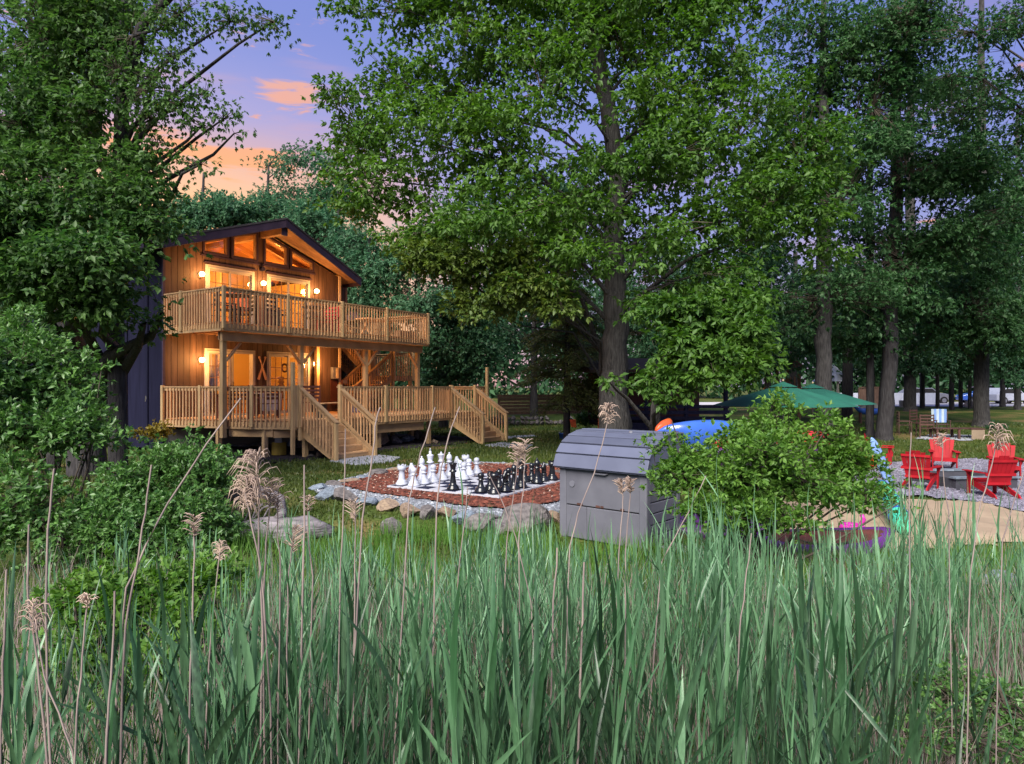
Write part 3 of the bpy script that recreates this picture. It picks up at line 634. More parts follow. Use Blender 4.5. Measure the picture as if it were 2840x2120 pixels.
# outline (t,s): A house corner, B bend, C stair corner, then along the front
A_, B_, C_ = (0, .02), (.60, 3.30), (1.33, 4.57)
E1 = C_[0]+1.33; S2 = C_[0]+6.67; E2 = C_[0]+8.02; END = C_[0]+8.75
def left_edge(s): return np.interp(s, [0, 3.30, 4.57], [0, .60, 1.33])
for k in range(32):
    s0, s1 = .03+k*.1435, .03+k*.1435+.138
    ob('deck_board', MB().slab([(left_edge(s1), -s1), (END, -s1), (END, -s0), (left_edge(s0), -s0)], FL1-.035, FL1), M['deck'], lo_)
ob('deck_board', MB().box(6.95, END, 0.0, 1.4, FL1-.035, FL1), M['deck'], lo_)
for k in range(12): s = .2+k*.39; ob('joist', MB().box(left_edge(s)+.03, END-.05, -s-.02, -s+.02, FL1-.19, FL1-.04), M['deck_rail'], lo_)
xy = lambda p: (p[0], -p[1])
RZ, FZ, BZ = 2.0, .80, .88
rail_run(lo_, xy(A_), xy(B_), BZ, RZ, FZ, (0, .45), out=(-.98, -.17))
rail_run(lo_, xy(B_), xy(C_), BZ, RZ, FZ, (0.04, .93), out=(-.87, -.5))
rail_run(lo_, (E1, -C_[1]), (S2, -C_[1]), BZ, RZ, FZ, (0.005, .36, .79, .995), out=(0, -1))
rail_run(lo_, (E2, -C_[1]), (END, -C_[1]), BZ, RZ, FZ, (0.02, .97), out=(0, -1))
rail_run(lo_, (END, -C_[1]), (END, 1.2), BZ, RZ, FZ, (.3, .62, 1), out=(1, 0))
ob('fascia_board', MB().bar((C_[0], -C_[1]-.02, FZ+.1), (E1, -C_[1]-.02, FZ+.1), .036, .2), M['deck_rail'], lo_)
ob('beam', MB().box(E1+.05, 6.6, -C_[1]+.10, -C_[1]+.16, .52, .79), M['deck_rail'], lo_)
ob('beam', MB().bar((.5, -2.5, .69), (.95, -3.85, .69), .08, .22), M['deck_rail'], lo_); ob('beam', MB().bar((.95, -3.85, .66), (1.9, -4.35, .66), .08, .2), M['deck_rail'], lo_)
for (x, y) in ((.35, -2.2), (.85, -3.6), (4.6, -4.3), (7.0, -4.35), (9.6, -4.3), (7.4, -3.2), (3.0, -3.0), (1.55, -4.45)):
    ob('pier_post', MB().box(x-.06, x+.06, y-.06, y+.06, -.1, .8), M['deck_post'], lo_)
# tall loose posts beside the railing
tp = HW(1.12, 4.50, 0); o = ob('tall_post', MB().box(-.047, .047, -.047, .047, .12, 2.66), M['deck_post'], rot=(0, 0, HROT), loc=(tp.x+.02, tp.y-.16, 0), bevel=.006)
tag(o, 'tall square timber post standing above the left end of the porch railing', 'post')
tp = HW(END, 4.67, 0); o = ob('tall_post', MB().box(-.05, .05, -.05, .05, .05, 2.73), M['deck_post'], rot=(0, 0, HROT), loc=(tp.x, tp.y, 0), bevel=.006)
tag(o, 'tall square timber post at the far right end of the porch', 'post')
ft = thing('yellow_pier', 'yellow round footing with bracket under the porch corner', 'pier', G(774, 1262))
ob('form_tube', MB().lathe([(.20, -.05), (.205, .0), (.205, .36), (.19, .365)], 20), M['yellow'], ft, True)
ob('post_bracket', MB().box(-.1, .1, -.08, .08, .36, .58), M['alu'], ft); ob('stub_beam', MB().box(-.16, .16, -.07, .07, .58, .80), M['deck_post'], ft)

def stairs(name, label, t0, w, nst=6, dz=.175, run=.25):
    """descends outward from the front edge; local x along the house"""
    st = thing(name, label, 'stairs', HW(t0, C_[1], 0), HROT)
    z0 = FL1
    for i in range(nst-1):
        z = z0-(i+1)*dz; y = -.02-(i+1)*run
        ob('tread', MB().box(.045, w-.045, y-.01, y+run+.0, z-.036, z), M['deck'], st)
        ob('riser', MB().box(.045, w-.045, y+run-.03, y+run-.012, z+.002, z+dz-.038), M['deck_rail'], st)
    ob('riser', MB().box(.045, w-.045, -.02-(nst-1)*run-.0, -.02-(nst-1)*run+.016, .02, z0-(nst-1)*dz-.038), M['deck_rail'], st)
    ye = -.02-nst*run+.10; ze = .02
    for x in (.0, w-.04):
        P0 = [(x, -.02, z0-.04), (x, ye+.02, z0-.04-(nst-1)*dz+.03), (x, ye+.02, .0), (x, ye+.22, .0), (x, -.02, z0-.46)]
        mb = MB(); n = 5; mb.v += P0+[(p[0]+.04, p[1], p[2]) for p in P0]
        mb.f += [(0, 1, 2, 3, 4), (9, 8, 7, 6, 5)]+[(k, k+5, (k+1) % 5+5, (k+1) % 5) for k in range(5)]
        ob('stringer', mb, M['deck_rail'], st)
    for x, sg in ((-.055, -1), (w+.055, 1)):
        yb = ye-.02; zt = 1.02
        ob('newel_post', MB().box(x-.047, x+.047, yb-.047, yb+.047, -.05, zt), M['deck_post'], st, bevel=.006)
        ob('newel_post', MB().box(x-.047, x+.047, -.06, .034, .5, RZ+.05), M['deck_post'], st, bevel=.006)
        ob('handrail', MB().bar((x, 0, RZ-.02), (x, yb-.06, zt+.0), .13, .04), M['deck_rail'], st)
        ob('sub_rail', MB().bar((x, -.02, RZ-.10), (x, yb+.03, zt-.085), .036, .09), M['deck_rail'], st)
        if sg > 0: ob('bottom_rail', MB().bar((x, -.02, FL1+.03), (x, yb+.03, .16), .036, .09), M['deck_rail'], st)
        n = 11
        for i in range(n):
            f = (i+.8)/(n+.5); y = yb*f; zt_ = RZ-.06+(zt-RZ)*f; zb_ = FL1-.12+(.05-FL1+.12)*f
            link('baluster', BAL, M['deck'], st, (x+sg*.03, y, (zt_+zb_)/2), (0, 0, 0), (1, 1, zt_-zb_))
    return st
stairs('porch_stairs', 'wooden stairs with slatted handrails at the left front of the porch', C_[0], 1.33)
stairs('porch_stairs', 'smaller looking wooden stairs at the far right end of the porch front', S2, 1.35)
# switchback stairs behind: lower flight, landing, upper flight
bs = thing('switchback_stairs', 'wooden switchback stairs rising from the porch to the balcony beyond the cottage corner', 'stairs', O, HROT)
def flight(par, x0, z0, x1, z1, y0, y1, n):
    for i in range(n):
        f = (i+1)/(n+1); x = x0+(x1-x0)*f; z = z0+(z1-z0)*f; hw = abs(x1-x0)/n*.5
        ob('tread', MB().box(x-hw, x+hw, y0+.05, y1-.05, z-.036, z), M['deck'], par)
    for y in (y0, y1):
        ob('stringer', MB().bar((x0, y, z0-.08), (x1, y, z1-.08), .045, .26), M['deck_rail'], par)
        ob('handrail', MB().bar((x0, y, z0+.93), (x1, y, z1+.93), .12, .04), M['deck_rail'], par)
        ob('sub_rail', MB().bar((x0, y, z0+.85), (x1, y, z1+.85), .036, .09), M['deck_rail'], par)
        nb_ = 16
        for i in range(nb_):
            f = (i+.5)/nb_; x = x0+(x1-x0)*f; z = z0+(z1-z0)*f
            link('baluster', BAL, M['deck'], par, (x, y-.035, z+.40), (0, 0, 0), (1, 1, .96))
        for x, z in ((x0, z0), (x1, z1)): ob('newel_post', MB().box(x-.047, x+.047, y-.047, y+.047, z-.1, z+1.0), M['deck_post'], par)
flight(bs, 6.75, FL1, 8.75, 2.42, -.95, .05, 7)
flight(bs, 8.75, 2.42, 6.95, FL2, .15, 1.15, 7)
for k in range(8): ob('landing_board', MB().box(8.78+k*.143, 8.915+k*.143, -1.0, 1.2, 2.385, 2.42), M['deck'], bs)
rail_run(bs, (8.8, -1.0), (9.9, -1.0), 2.25, 3.37, 2.22, (0, 1), out=(0, -1)); rail_run(bs, (9.9, -1.0), (9.9, 1.2), 2.25, 3.37, 2.22, (1,), out=(1, 0))
for x, y in ((8.8, -.95), (9.85, -.95), (8.8, 1.15), (9.85, 1.15)): ob('support_post', MB().box(x-.06, x+.06, y-.06, y+.06, -.05, 2.38), M['deck_post'], bs)

lp_ = thing('lantern', 'small glass lantern on the newel post of the switchback stairs', 'lantern', HW(8.75, .98, 3.42), HROT)
ob('lantern_body', MB().box(-.05, .05, -.05, .05, 0, .14), M['glass'], lp_); ob('lantern_cap', MB().lathe([(.08, .14), (.03, .19), (.01, .2)], 8), M['iron'], lp_)
M['paddle'] = mat('paddle_wood', (.62, .34, .18), (.42, .22, .12), rough=.5, scale=6)
# crossed paddles on the wall
for k, sg in enumerate((1, -1)):
    pd = thing('wooden_paddle', ['carved wooden paddle crossing over the other on the cottage wall', 'carved wooden paddle crossing behind the other on the cottage wall'][k], 'paddle', HW(3.38, .05+.025*(1-k), 2.62), HROT, 'crossed paddles on the wall')
    pd.rotation_euler = (0, 0, 0); pd.matrix_world = Matrix.Translation(HW(3.38, .06+.03*k, 2.62)) @ Matrix.Rotation(HROT, 4, 'Z') @ Matrix.Rotation(sg*math.radians(20), 4, 'Y')
    ob('blade', MB().hexa([(-.045, -.012, -.42), (.045, -.012, -.42), (.045, .012, -.42), (-.045, .012, -.42)], [(-.028, -.012, .08), (.028, -.012, .08), (.028, .012, .08), (-.028, .012, .08)]), M['paddle'], pd, bevel=.008)
    ob('shaft', MB().tube([(0, 0, .08), (0, 0, .36)], .018, 8), M['paddle'], pd); ob('grip', MB().box(-.035, .035, -.015, .015, .35, .42), M['paddle'], pd, bevel=.008)

# ------------------------------------------------------------------ porch furniture
def chair(name, label, loc, rz, m, group, h=.95, arms=True, parent=None):
    c = thing(name, label, 'chair', loc, rz, group); w = .27
    for x in (-w, w):
        for y in (-.25, .25): ob('leg', MB().box(x-.018, x+.018, y-.018, y+.018, 0, .45 if y < 0 else h), m, c)
        if arms: ob('armrest', MB().box(x-.03, x+.03, -.28, .26, .60, .63), m, c); ob('arm_post', MB().box(x-.015, x+.015, -.26, -.23, .44, .60), m, c)
    for k in range(5): ob('seat_slat', MB().box(-w, w, -.26+k*.102, -.17+k*.102, .43, .45), m, c)
    for k in range(4): z = .56+k*(h-.62)/3.2; ob('back_slat', MB().box(-w+.02, w-.02, .24, .26, z, z+.07), m, c)
    return c
def bar_table(name, label, loc, rz, m, h, r=.45, group=None):
    t = thing(name, label, 'table', loc, rz, group)
    ob('tabletop', MB().lathe([(r, h-.03), (r, h)], 24), m, t)
    for k in range(4): a = k*math.pi/2+.7; ob('leg', MB().tube([(.3*math.cos(a), .3*math.sin(a), h-.03), (.36*math.cos(a), .36*math.sin(a), 0)], .015, 6), m, t)
    return t
bar_table('bistro_table', 'black metal bar table on the balcony behind its front corner', HW(1.3, 1.6, FL2), 0, M['iron'], .95)
bar_table('bistro_table', 'black metal bar table on the balcony before the right glass door', HW(4.4, 1.5, FL2), 0, M['iron'], .9)
for t_, s_, r_, lb in ((.8, 1.8, 1.2, 'tall black chair on the balcony nearest the left wall end'), (1.9, 1.2, -1.8, 'tall black chair between the balcony table and the left glass door'),
                       (2.5, 2.0, .3, 'black chair on the balcony right of the front corner'), (3.9, 2.0, 1.0, 'black chair on the balcony left of the red chair')):
    chair('patio_chair', lb, HW(t_, s_, FL2), HROT+r_, M['iron'], 'black chairs on the balcony', 1.05)
chair('patio_chair', 'red chair on the balcony before the right glass door', HW(5.0, 1.5, FL2), HROT-1.2, M['red'], None, 1.0)
tag(ob('storage_box', MB().box(-.3, .3, -.22, .22, 0, .75), M['brownwood'], loc=HW(3.3, .5, FL2), rot=(0, 0, HROT), bevel=.02), 'dark brown cabinet against the wall between the upper doors', 'cabinet')
gt = thing('picnic_table', 'timber picnic table on the right end of the balcony', 'table', HW(7.7, 1.2, FL2), HROT)
for k in range(5): ob('tabletop_board', MB().box(-.8, .8, -.36+k*.145, -.225+k*.145, .72, .76), M['deck'], gt)
for sx in (-.6, .6):
    ob('leg', MB().bar((sx, -.3, 0), (sx, .1, .72), .04, .09, (1, 0, 0)), M['deck'], gt); ob('leg', MB().bar((sx, .3, 0), (sx, -.1, .72), .04, .09, (1, 0, 0)), M['deck'], gt)
    ob('bench_board', MB().box(sx-.2, sx+.2, .5, .52, .4, .44), M['deck'], gt)
tag(ob('planter_box', MB().box(-.5, .5, -.15, .15, 0, .3), M['soffit'], loc=HW(8.2, 2.2, FL2), rot=(0, 0, HROT), bevel=.01), 'low timber box on the balcony by its right railing', 'planter')
# lower porch
dt_ = thing('dining_table', 'long porch dining table with a white cloth behind the left railing', 'table', HW(1.7, 1.7, FL1), HROT+.3)
ob('tabletop', MB().box(-1.0, 1.0, -.45, .45, .70, .73), M['darkwood'], dt_)
for x in (-.9, .9):
    for y in (-.38, .38): ob('leg', MB().box(x-.03, x+.03, y-.03, y+.03, 0, .70), M['darkwood'], dt_)
cl = MB(); n = 26
for i in range(n):
    x0, x1 = -.1+i*.042, -.1+(i+1)*.042; w0, w1 = .03*math.sin(i*1.3), .03*math.sin((i+1)*1.3)
    cl.add([(x0, -.47+w0, .20+.02*math.sin(i)), (x1, -.47+w1, .20+.02*math.sin(i+1)), (x1, -.455, .736), (x0, -.455, .736), (x0, -.462+w0, .20), (x1, -.462+w1, .20), (x1, .45, .738), (x0, .45, .738)], [(0, 1, 2, 3), (3, 2, 6, 7)])
o = ob('tablecloth', cl, M['cloth']); o.location = dt_.location; o.rotation_euler = dt_.rotation_euler
tag(o, 'white cloth hanging over the side of the porch dining table', 'tablecloth')
for t_, s_, r_, lb in ((.75, 2.4, 3.0, 'dark red wooden chair at the left end of the porch table'), (1.5, 2.75, 3.3, 'dark red wooden chair in front of the porch table cloth'), (2.7, 1.2, .4, 'dark wooden chair on the house side of the porch table'),
                       (3.3, 2.6, 2.5, 'dark wooden chair between the porch table and the tall post')):
    chair('porch_chair', lb, HW(t_, s_, FL1), HROT+r_, M['darkwood'], 'dark wooden chairs on the porch', .98)
be = thing('wooden_bench', 'low slatted bench seen through the railing behind the tall post', 'bench', HW(3.3, 3.7, FL1), HROT+.2)
for k in range(4): ob('seat_slat', MB().box(-.75, .75, -.2+k*.1, -.11+k*.1, .42, .45), M['deck'], be)
for x in (-.65, .65): ob('leg', MB().box(x-.04, x+.04, -.18, .18, 0, .42), M['iron'], be)
rk = chair('rocking_chair', 'slatted dark red rocking chair at the right porch corner of the cottage', HW(6.55, 1.0, FL1+.06), HROT+.5, M['darkwood'], None, 1.12)
for x in (-.27, .27): ob('rocker', MB().tube([(x, -.42, .03), (x, -.2, -.02), (x, 0, -.035), (x, .25, -.02), (x, .5, .05)], .018, 8), M['darkwood'], rk)
ob('headrest', MB().box(-.25, .25, .235, .262, 1.0, 1.12), M['trim'], rk)
co = thing('cooler', 'small blue cooler under the rocking chair on the porch', 'cooler', HW(6.3, 1.6, FL1), HROT)
ob('body', MB().box(-.18, .18, -.12, .12, 0, .22), M['kblue'], co, bevel=.02); ob('lid', MB().box(-.19, .19, -.13, .13, .222, .28), M['vinyl'], co, bevel=.02)
mbx = thing('mailbox', 'pale box mounted on the wall beside the lower right lamp', 'box', HW(6.55, .04, 2.5), HROT)
ob('box_body', MB().box(-.14, .14, -.14, 0, -.22, .22), M['alu'], mbx, bevel=.01); ob('box_door', MB().box(-.0, .12, -.155, -.142, -.19, .19), M['trim'], mbx)
tag(ob('leaning_board', MB().box(-.16, .16, -.03, 0, .3, 1.25), M['darkwood'], loc=HW(6.55, .05, FL1-.05), rot=(0, 0, HROT)), 'dark board leaning on the wall under the pale box', 'board')
# coiled sculpture inside the lower right door
fg = thing('wicker_figure', 'brown coiled wicker figure standing inside the lower gridded glass door', 'sculpture', HW(4.75, -.7, FL1), HROT)
ob('body', MB().lathe([(.10+.03*math.sin(k*2.2), .5+k*.05) for k in range(17)], 16), M['soffit'], fg, True)
ob('stand', MB().lathe([(.22, 0), (.22, .03), (.04, .06), (.04, .52)], 16), M['darkwood'], fg)
ob('head_ring', MB().tube([(.15+.12*math.cos(a), 0, 1.62+.14*math.sin(a)) for a in np.linspace(0, 6.28, 18)], .035, 8, False), M['darkwood'], fg)
wr = thing('hanging_plant', 'dark leafy wreath hanging inside the lower left glass door', 'plant', HW(2.15, -.5, 2.55), HROT)
V_, F_ = leaf_np(RNG.normal(0, 1, (260, 3))*[.09, .05, .22], RNG.normal(0, 1, (260, 3)), RNG.normal(0, 1, (260, 3)), .06, .03)
link('foliage', np_mesh('wreath', V_, F_), M['leaf_gold'], wr)
# neighbour roof seen past the balcony
nbh = thing('neighbour_house', 'brown shingled roof with a pale skylight beyond the balcony', 'house', P(950, 1072, 40)*1, .2)
nbh.location = (-9.6, 36, 0)
ob('wall', MB().box(-3, 2.6, -2, 2, 0, 5.2), M['siding'], nbh)
nr = ob('roof', MB().add([(-3.2, -2.3, 5.2), (2.9, -2.3, 5.2), (1.2, 0, 7.0), (-2.4, 0, 7.0), (-3.2, 2.3, 5.2), (2.9, 2.3, 5.2)], [(0, 1, 2, 3), (1, 5, 2), (5, 4, 3, 2), (4, 0, 3), (0, 4, 5, 1)]), mat('brown_shingles', (.16, .08, .08), (.09, .045, .05), rough=.9, scale=8, bump=.5), nbh)
for k in range(9):
    z0 = 5.2+k*.2; y0 = -2.3+k*.255; xr = 2.9-k*.19; xl = -3.2+k*.09
    ob('shingle_course', MB().add([(xl, y0-.03, z0+.01), (xr, y0-.03, z0+.01), (xr-.17, y0+.23, z0+.215), (xl+.08, y0+.23, z0+.215), (xl, y0-.03, z0+.05), (xr, y0-.03, z0+.05), (xr-.17, y0+.23, z0+.235), (xl+.08, y0+.23, z0+.235)], [(0, 1, 5, 4), (4, 5, 6, 7), (1, 2, 6, 5), (3, 0, 4, 7)]), bpy.data.materials['brown_shingles'], nr)
ob('skylight', MB().add([(-.9, -1.05, 6.25), (1.0, -1.05, 6.25), (.9, -.12, 6.98), (-.9, -.12, 6.98), (-.9, -1.05, 6.33), (1.0, -1.05, 6.33), (.9, -.12, 7.06), (-.9, -.12, 7.06)], [(4, 5, 6, 7), (0, 1, 5, 4), (1, 2, 6, 5), (3, 0, 4, 7)]), mat('pale_panel', (.5, .55, .7), rough=.3), nr)
# ================================================================== STONES
def rock_mesh(seed, n=2, rough=.22, ang=False):
    import bmesh
    bm = bmesh.new(); bmesh.ops.create_icosphere(bm, subdivisions=n+1, radius=1)
    r = random.Random(seed); pl = [(Vector([r.gauss(0, 1) for _ in range(3)]).normalized(), r.uniform(.48, .8)) for _ in range(11)]
    for v in bm.verts:
        for d, c in pl:
            k = v.co.dot(d)
            if k > c: v.co -= d*(k-c)
        v.co *= 1+r.uniform(-rough, rough)*.10
    me = bpy.data.meshes.new('boulder'); bm.to_mesh(me); bm.free()
    me.polygons.foreach_set('use_smooth', [False]*len(me.polygons)); return me
ROCKS = {}
for mn in ('stone', 'stone_t', 'stone_b'):
    for k in range(5):
        m_ = rock_mesh(k*7+len(mn), 3 if k < 3 else 2); m_.materials.append(M[mn]); ROCKS[mn, k] = m_
def rock(label, loc, sx, sy, sz, mn='stone', k=0, rz=None, group=None, name='boulder', tilt=0):
    o = bpy.data.objects.new(name, ROCKS[mn, k % 5]); COL.objects.link(o); o.location = loc
    o.rotation_euler = (tilt, 0, random.uniform(0, 6.28) if rz is None else rz); o.scale = (sx, sy, sz); return tag(o, label, 'rock', group)
def rock_px(label, x, y, wpx, hpx, mn='stone', k=0, group=None, **kw):
    """x centre, y bottom, sizes in photo pixels"""
    p = G(x, y); u = p.y/F; sx = wpx*u/2; sz = hpx*u/2
    return rock(label, (p.x, p.y+sx*.4, p.z+sz*.75), sx*1.2, sx*.95, sz*1.25, mn, k, rz=random.uniform(-.3, .3), group=group, **kw)
fr = [(905, 1388, 70, 36, 'stone_b', 'pale bluish rock at the left tip of the chess bed'), (950, 1393, 72, 40, 'stone', 'purplish grey rock beside the pale rock at the left tip of the bed'),
      (1010, 1404, 60, 26, 'stone_b', 'low grey rock behind the grass on the left front of the bed'), (1075, 1420, 60, 36, 'stone_t', 'brown rock half hidden by grass at the left front of the bed'),
      (1130, 1436, 66, 40, 'stone_t', 'brown rock left of the white block at the front of the bed'), (1188, 1440, 58, 46, 'stone', 'pale rock left of the tan squared block'),
      (1236, 1434, 50, 32, 'stone_t', 'tan squared block at the front of the chess bed'), (1284, 1458, 62, 48, 'stone_b', 'whitish rock between the tan block and the big boulders'),
      (1338, 1476, 92, 66, 'stone', 'brownish grey boulder left of the largest boulder'), (1462, 1488, 160, 86, 'stone', 'largest rounded grey boulder just left of the grey bin'),
      (1395, 1484, 70, 50, 'stone', 'small boulder wedged between the two big front boulders'), (1538, 1450, 46, 38, 'stone_t', 'brown stone touching the grey bin')]
for i, (x, y, w_, h_, mn, lb) in enumerate(fr): rock_px(lb, x, y, w_, h_, mn, i, 'boulders edging the chess bed')
bk_ = [(880, 1362, 60, 20), (925, 1350, 60, 16), (965, 1342, 56, 16), (1008, 1333, 52, 14), (1048, 1322, 60, 20), (1090, 1311, 52, 14), (1135, 1304, 46, 12), (1330, 1296, 40, 12), (1420, 1297, 46, 12), (1500, 1308, 46, 12), (1550, 1318, 50, 14)]
for i, (x, y, w_, h_) in enumerate(bk_):
    rock_px('flat edging stone, %s from the left along the back edge of the chess bed' % ordn(i), x, y, w_, h_, ['stone_b', 'stone', 'stone_t'][i % 3], i, 'flat stones along the back of the chess bed', name='edging_stone')
ud = [(1050, 1226, 62, 52, 'stone_t', 'big pale boulder right of the front stairs'), (1095, 1224, 34, 26, 'stone', 'tan round rock second in the row under the porch'), (1122, 1218, 26, 20, 'stone_b', 'small bluish rock in the row under the porch'),
      (1138, 1216, 24, 20, 'stone_b', 'dark blue rock in the row under the porch'), (1158, 1212, 30, 28, 'stone', 'upright pale rock in the row under the porch'), (1182, 1213, 34, 28, 'stone_t', 'broken tan rock at the right of the row under the porch'),
      (1205, 1222, 18, 14, 'stone_t', 'small pinkish rock at the end of the row under the porch'), (835, 1245, 44, 34, 'stone', 'grey round rock in shade under the porch left of the stairs'), (810, 1240, 26, 24, 'stone_b', 'small rock in shade behind the tall post'),
      (883, 1268, 24, 16, 'stone_t', 'small tan stone below the stair stringer'), (860, 1270, 30, 12, 'stone', 'flat stone below the stair stringer'), (700, 1238, 60, 12, 'stone_b', 'flat grey flagstone left of the yellow footing'),
      (650, 1242, 70, 12, 'stone_b', 'flat grey flagstone near the bush below the porch'), (735, 1232, 30, 16, 'stone', 'brown rock between flagstones and yellow footing')]
for i, (x, y, w_, h_, mn, lb) in enumerate(ud): rock_px(lb, x, y+(9 if 1000 < x < 1220 else 0), w_, h_, mn, i, 'rocks under the porch')
rock_px('pale rock in the grass before the chess bed', 1085, 1492, 60, 60, 'stone', 2); rock_px('white flat rock in the tall grass before the big boulders', 1278, 1590, 56, 26, 'stone_b', 1)
rock_px('broad pale rock at the right edge by the reeds', 2800, 1650, 150, 60, 'stone_b', 3); rock_px('flat pale rock among the reeds below the sand', 2450, 1610, 110, 16, 'stone_b', 0)
rock_px('small blue rock by the left bush', 560, 1438, 26, 26, 'stone_b', 4)
# low dry stone wall behind the lawn
sw = thing('stone_wall', 'low dry stone wall across the lawn behind the porch', 'wall', G(1480, 1180))
r = random.Random(5)
for row in range(2):
    for i in range(17):
        if row == 1 and r.random() < .25: continue
        o = bpy.data.objects.new('stone', ROCKS['stone', i % 5]); COL.objects.link(o); o.parent = sw
        o.location = (-1.95+i*.235+r.uniform(-.03, .03), r.uniform(-.05, .05), .14+row*.2); o.scale = (.15, .16, .13); o.rotation_euler = (0, 0, r.uniform(-.4, .4))
# stepping slabs
for pts, lb in (([(915, 1282), (1040, 1264), (1110, 1272), (1090, 1283), (985, 1293)], 'grey stone slab at the foot of the left porch stairs'), ([(1345, 1238), (1390, 1230), (1478, 1237), (1462, 1247)], 'grey stone slab at the foot of the right porch stairs'), ([(1395, 1214), (1480, 1209), (1488, 1213), (1400, 1218)], 'thin pale slab in the lawn beyond the right stairs')):
    q = [G(*p) for p in pts]; tag(ob('stone_slab', MB().slab([(p.x, p.y) for p in q][::1], [p.z-.05 for p in q], [p.z+.045 for p in q]), M['slab'], bevel=.012), lb, 'slab', 'stone slabs at the stairs')
# soil under porch
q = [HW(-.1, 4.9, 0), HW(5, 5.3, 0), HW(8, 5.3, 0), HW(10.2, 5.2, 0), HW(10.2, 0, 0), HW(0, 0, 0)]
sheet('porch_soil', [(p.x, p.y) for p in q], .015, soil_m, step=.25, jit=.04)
q = [G(395, 1212), G(470, 1203), G(640, 1215), G(650, 1235), G(520, 1222), G(420, 1222)]
sheet('mulch_strip', [(p.x, p.y) for p in q], .02, mulch_m, step=.15, jit=.04)

# ================================================================== CHESS SET
NB = Vector((-.24, 11.87, 0)); U = Vector((.515, .858, 0)).normalized(); Vv = Vector((-U.y, U.x, 0)); SQ = .305
BZ0 = .075
cb = thing('chess_board', 'large outdoor chess board of blue-black and white squares on the mulch', 'chess board', NB+Vector((0, 0, BZ0)), math.atan2(U.y, U.x))
tw = MB().box(.004, SQ-.004, .004, SQ-.004, 0, .022).mesh('tile'); tb = tw.copy(); tw.materials.append(M['tile_w']); tb.materials.append(M['tile_b'])
for i in range(8):
    for j in range(8): link('tile', tw if (i+j) % 2 == 0 else tb, None, cb, (i*SQ, j*SQ, random.uniform(0, .004)), (random.uniform(-.008, .008), random.uniform(-.008, .008), 0))
ob('board_edge', MB().box(-.05, -.004, -.05, 8*SQ+.05, -.01, .018).box(8*SQ+.004, 8*SQ+.05, -.05, 8*SQ+.05, -.01, .018).box(-.003, 8*SQ+.003, -.05, -.004, -.01, .0185).box(-.003, 8*SQ+.003, 8*SQ+.004, 8*SQ+.05, -.01, .0185), M['tile_w'], cb)
base = [(.118, 0), (.122, .02), (.118, .045), (.098, .055), (.100, .075), (.088, .09), (.070, .10)]
def pc(h, neck, top): return base+neck(h)+top(h)
PR = {
 'pawn': (base+[(.052, .14), (.042, .20), (.04, .215), (.066, .225), (.066, .24), (.036, .25), (.05, .27), (.062, .30), (.060, .33), (.042, .355), (.012, .365), (.004, .366)], .36),
 'rook': (base+[(.066, .13), (.056, .22), (.052, .28), (.075, .30), (.085, .31), (.085, .38), (.062, .38), (.062, .355), (.004, .355)], .38),
 'bishop': (base+[(.058, .14), (.045, .22), (.038, .29), (.066, .305), (.066, .32), (.038, .335), (.056, .36), (.064, .395), (.054, .44), (.026, .475), (.012, .48), (.021, .492), (.018, .51), (.004, .517)], .5),
 'queen': (base+[(.062, .14), (.048, .24), (.042, .33), (.072, .345), (.072, .362), (.046, .375), (.05, .41), (.068, .48), (.078, .495), (.070, .505), (.03, .515), (.014, .52), (.022, .535), (.016, .552), (.004, .556)], .54),
 'king': (base+[(.064, .14), (.05, .24), (.044, .34), (.078, .355), (.078, .375), (.048, .388), (.054, .43), (.072, .50), (.074, .515), (.04, .53), (.028, .535), (.030, .575), (.022, .60), (.004, .605)], .58),
 'knight': (base+[(.06, .12), (.07, .15), (.06, .17), (.004, .18)], .4)}
PM = {}
def knight_head():
    pts = [(-.045, .15), (.05, .15), (.068, .22), (.055, .30), (.035, .36), (.012, .40), (-.012, .405), (-.022, .375), (-.06, .33), (-.088, .285), (-.08, .262), (-.045, .275), (-.02, .27), (-.052, .21)]
    mb = MB(); n = len(pts); cx, cz = 0, .28
    for y, s in ((-.036, .72), (-.022, 1), (.022, 1), (.036, .72)): mb.v += [(cx+(x-cx)*s, y, cz+(z-cz)*(s if s < 1 and z > .2 else 1)) for x, z in pts]
    for r_ in range(3):
        for k in range(n): mb.f.append((r_*n+k, r_*n+(k+1) % n, (r_+1)*n+(k+1) % n, (r_+1)*n+k))
    mb.f.append(tuple(range(n))[::-1]); mb.f.append(tuple(3*n+k for k in range(n))); return mb
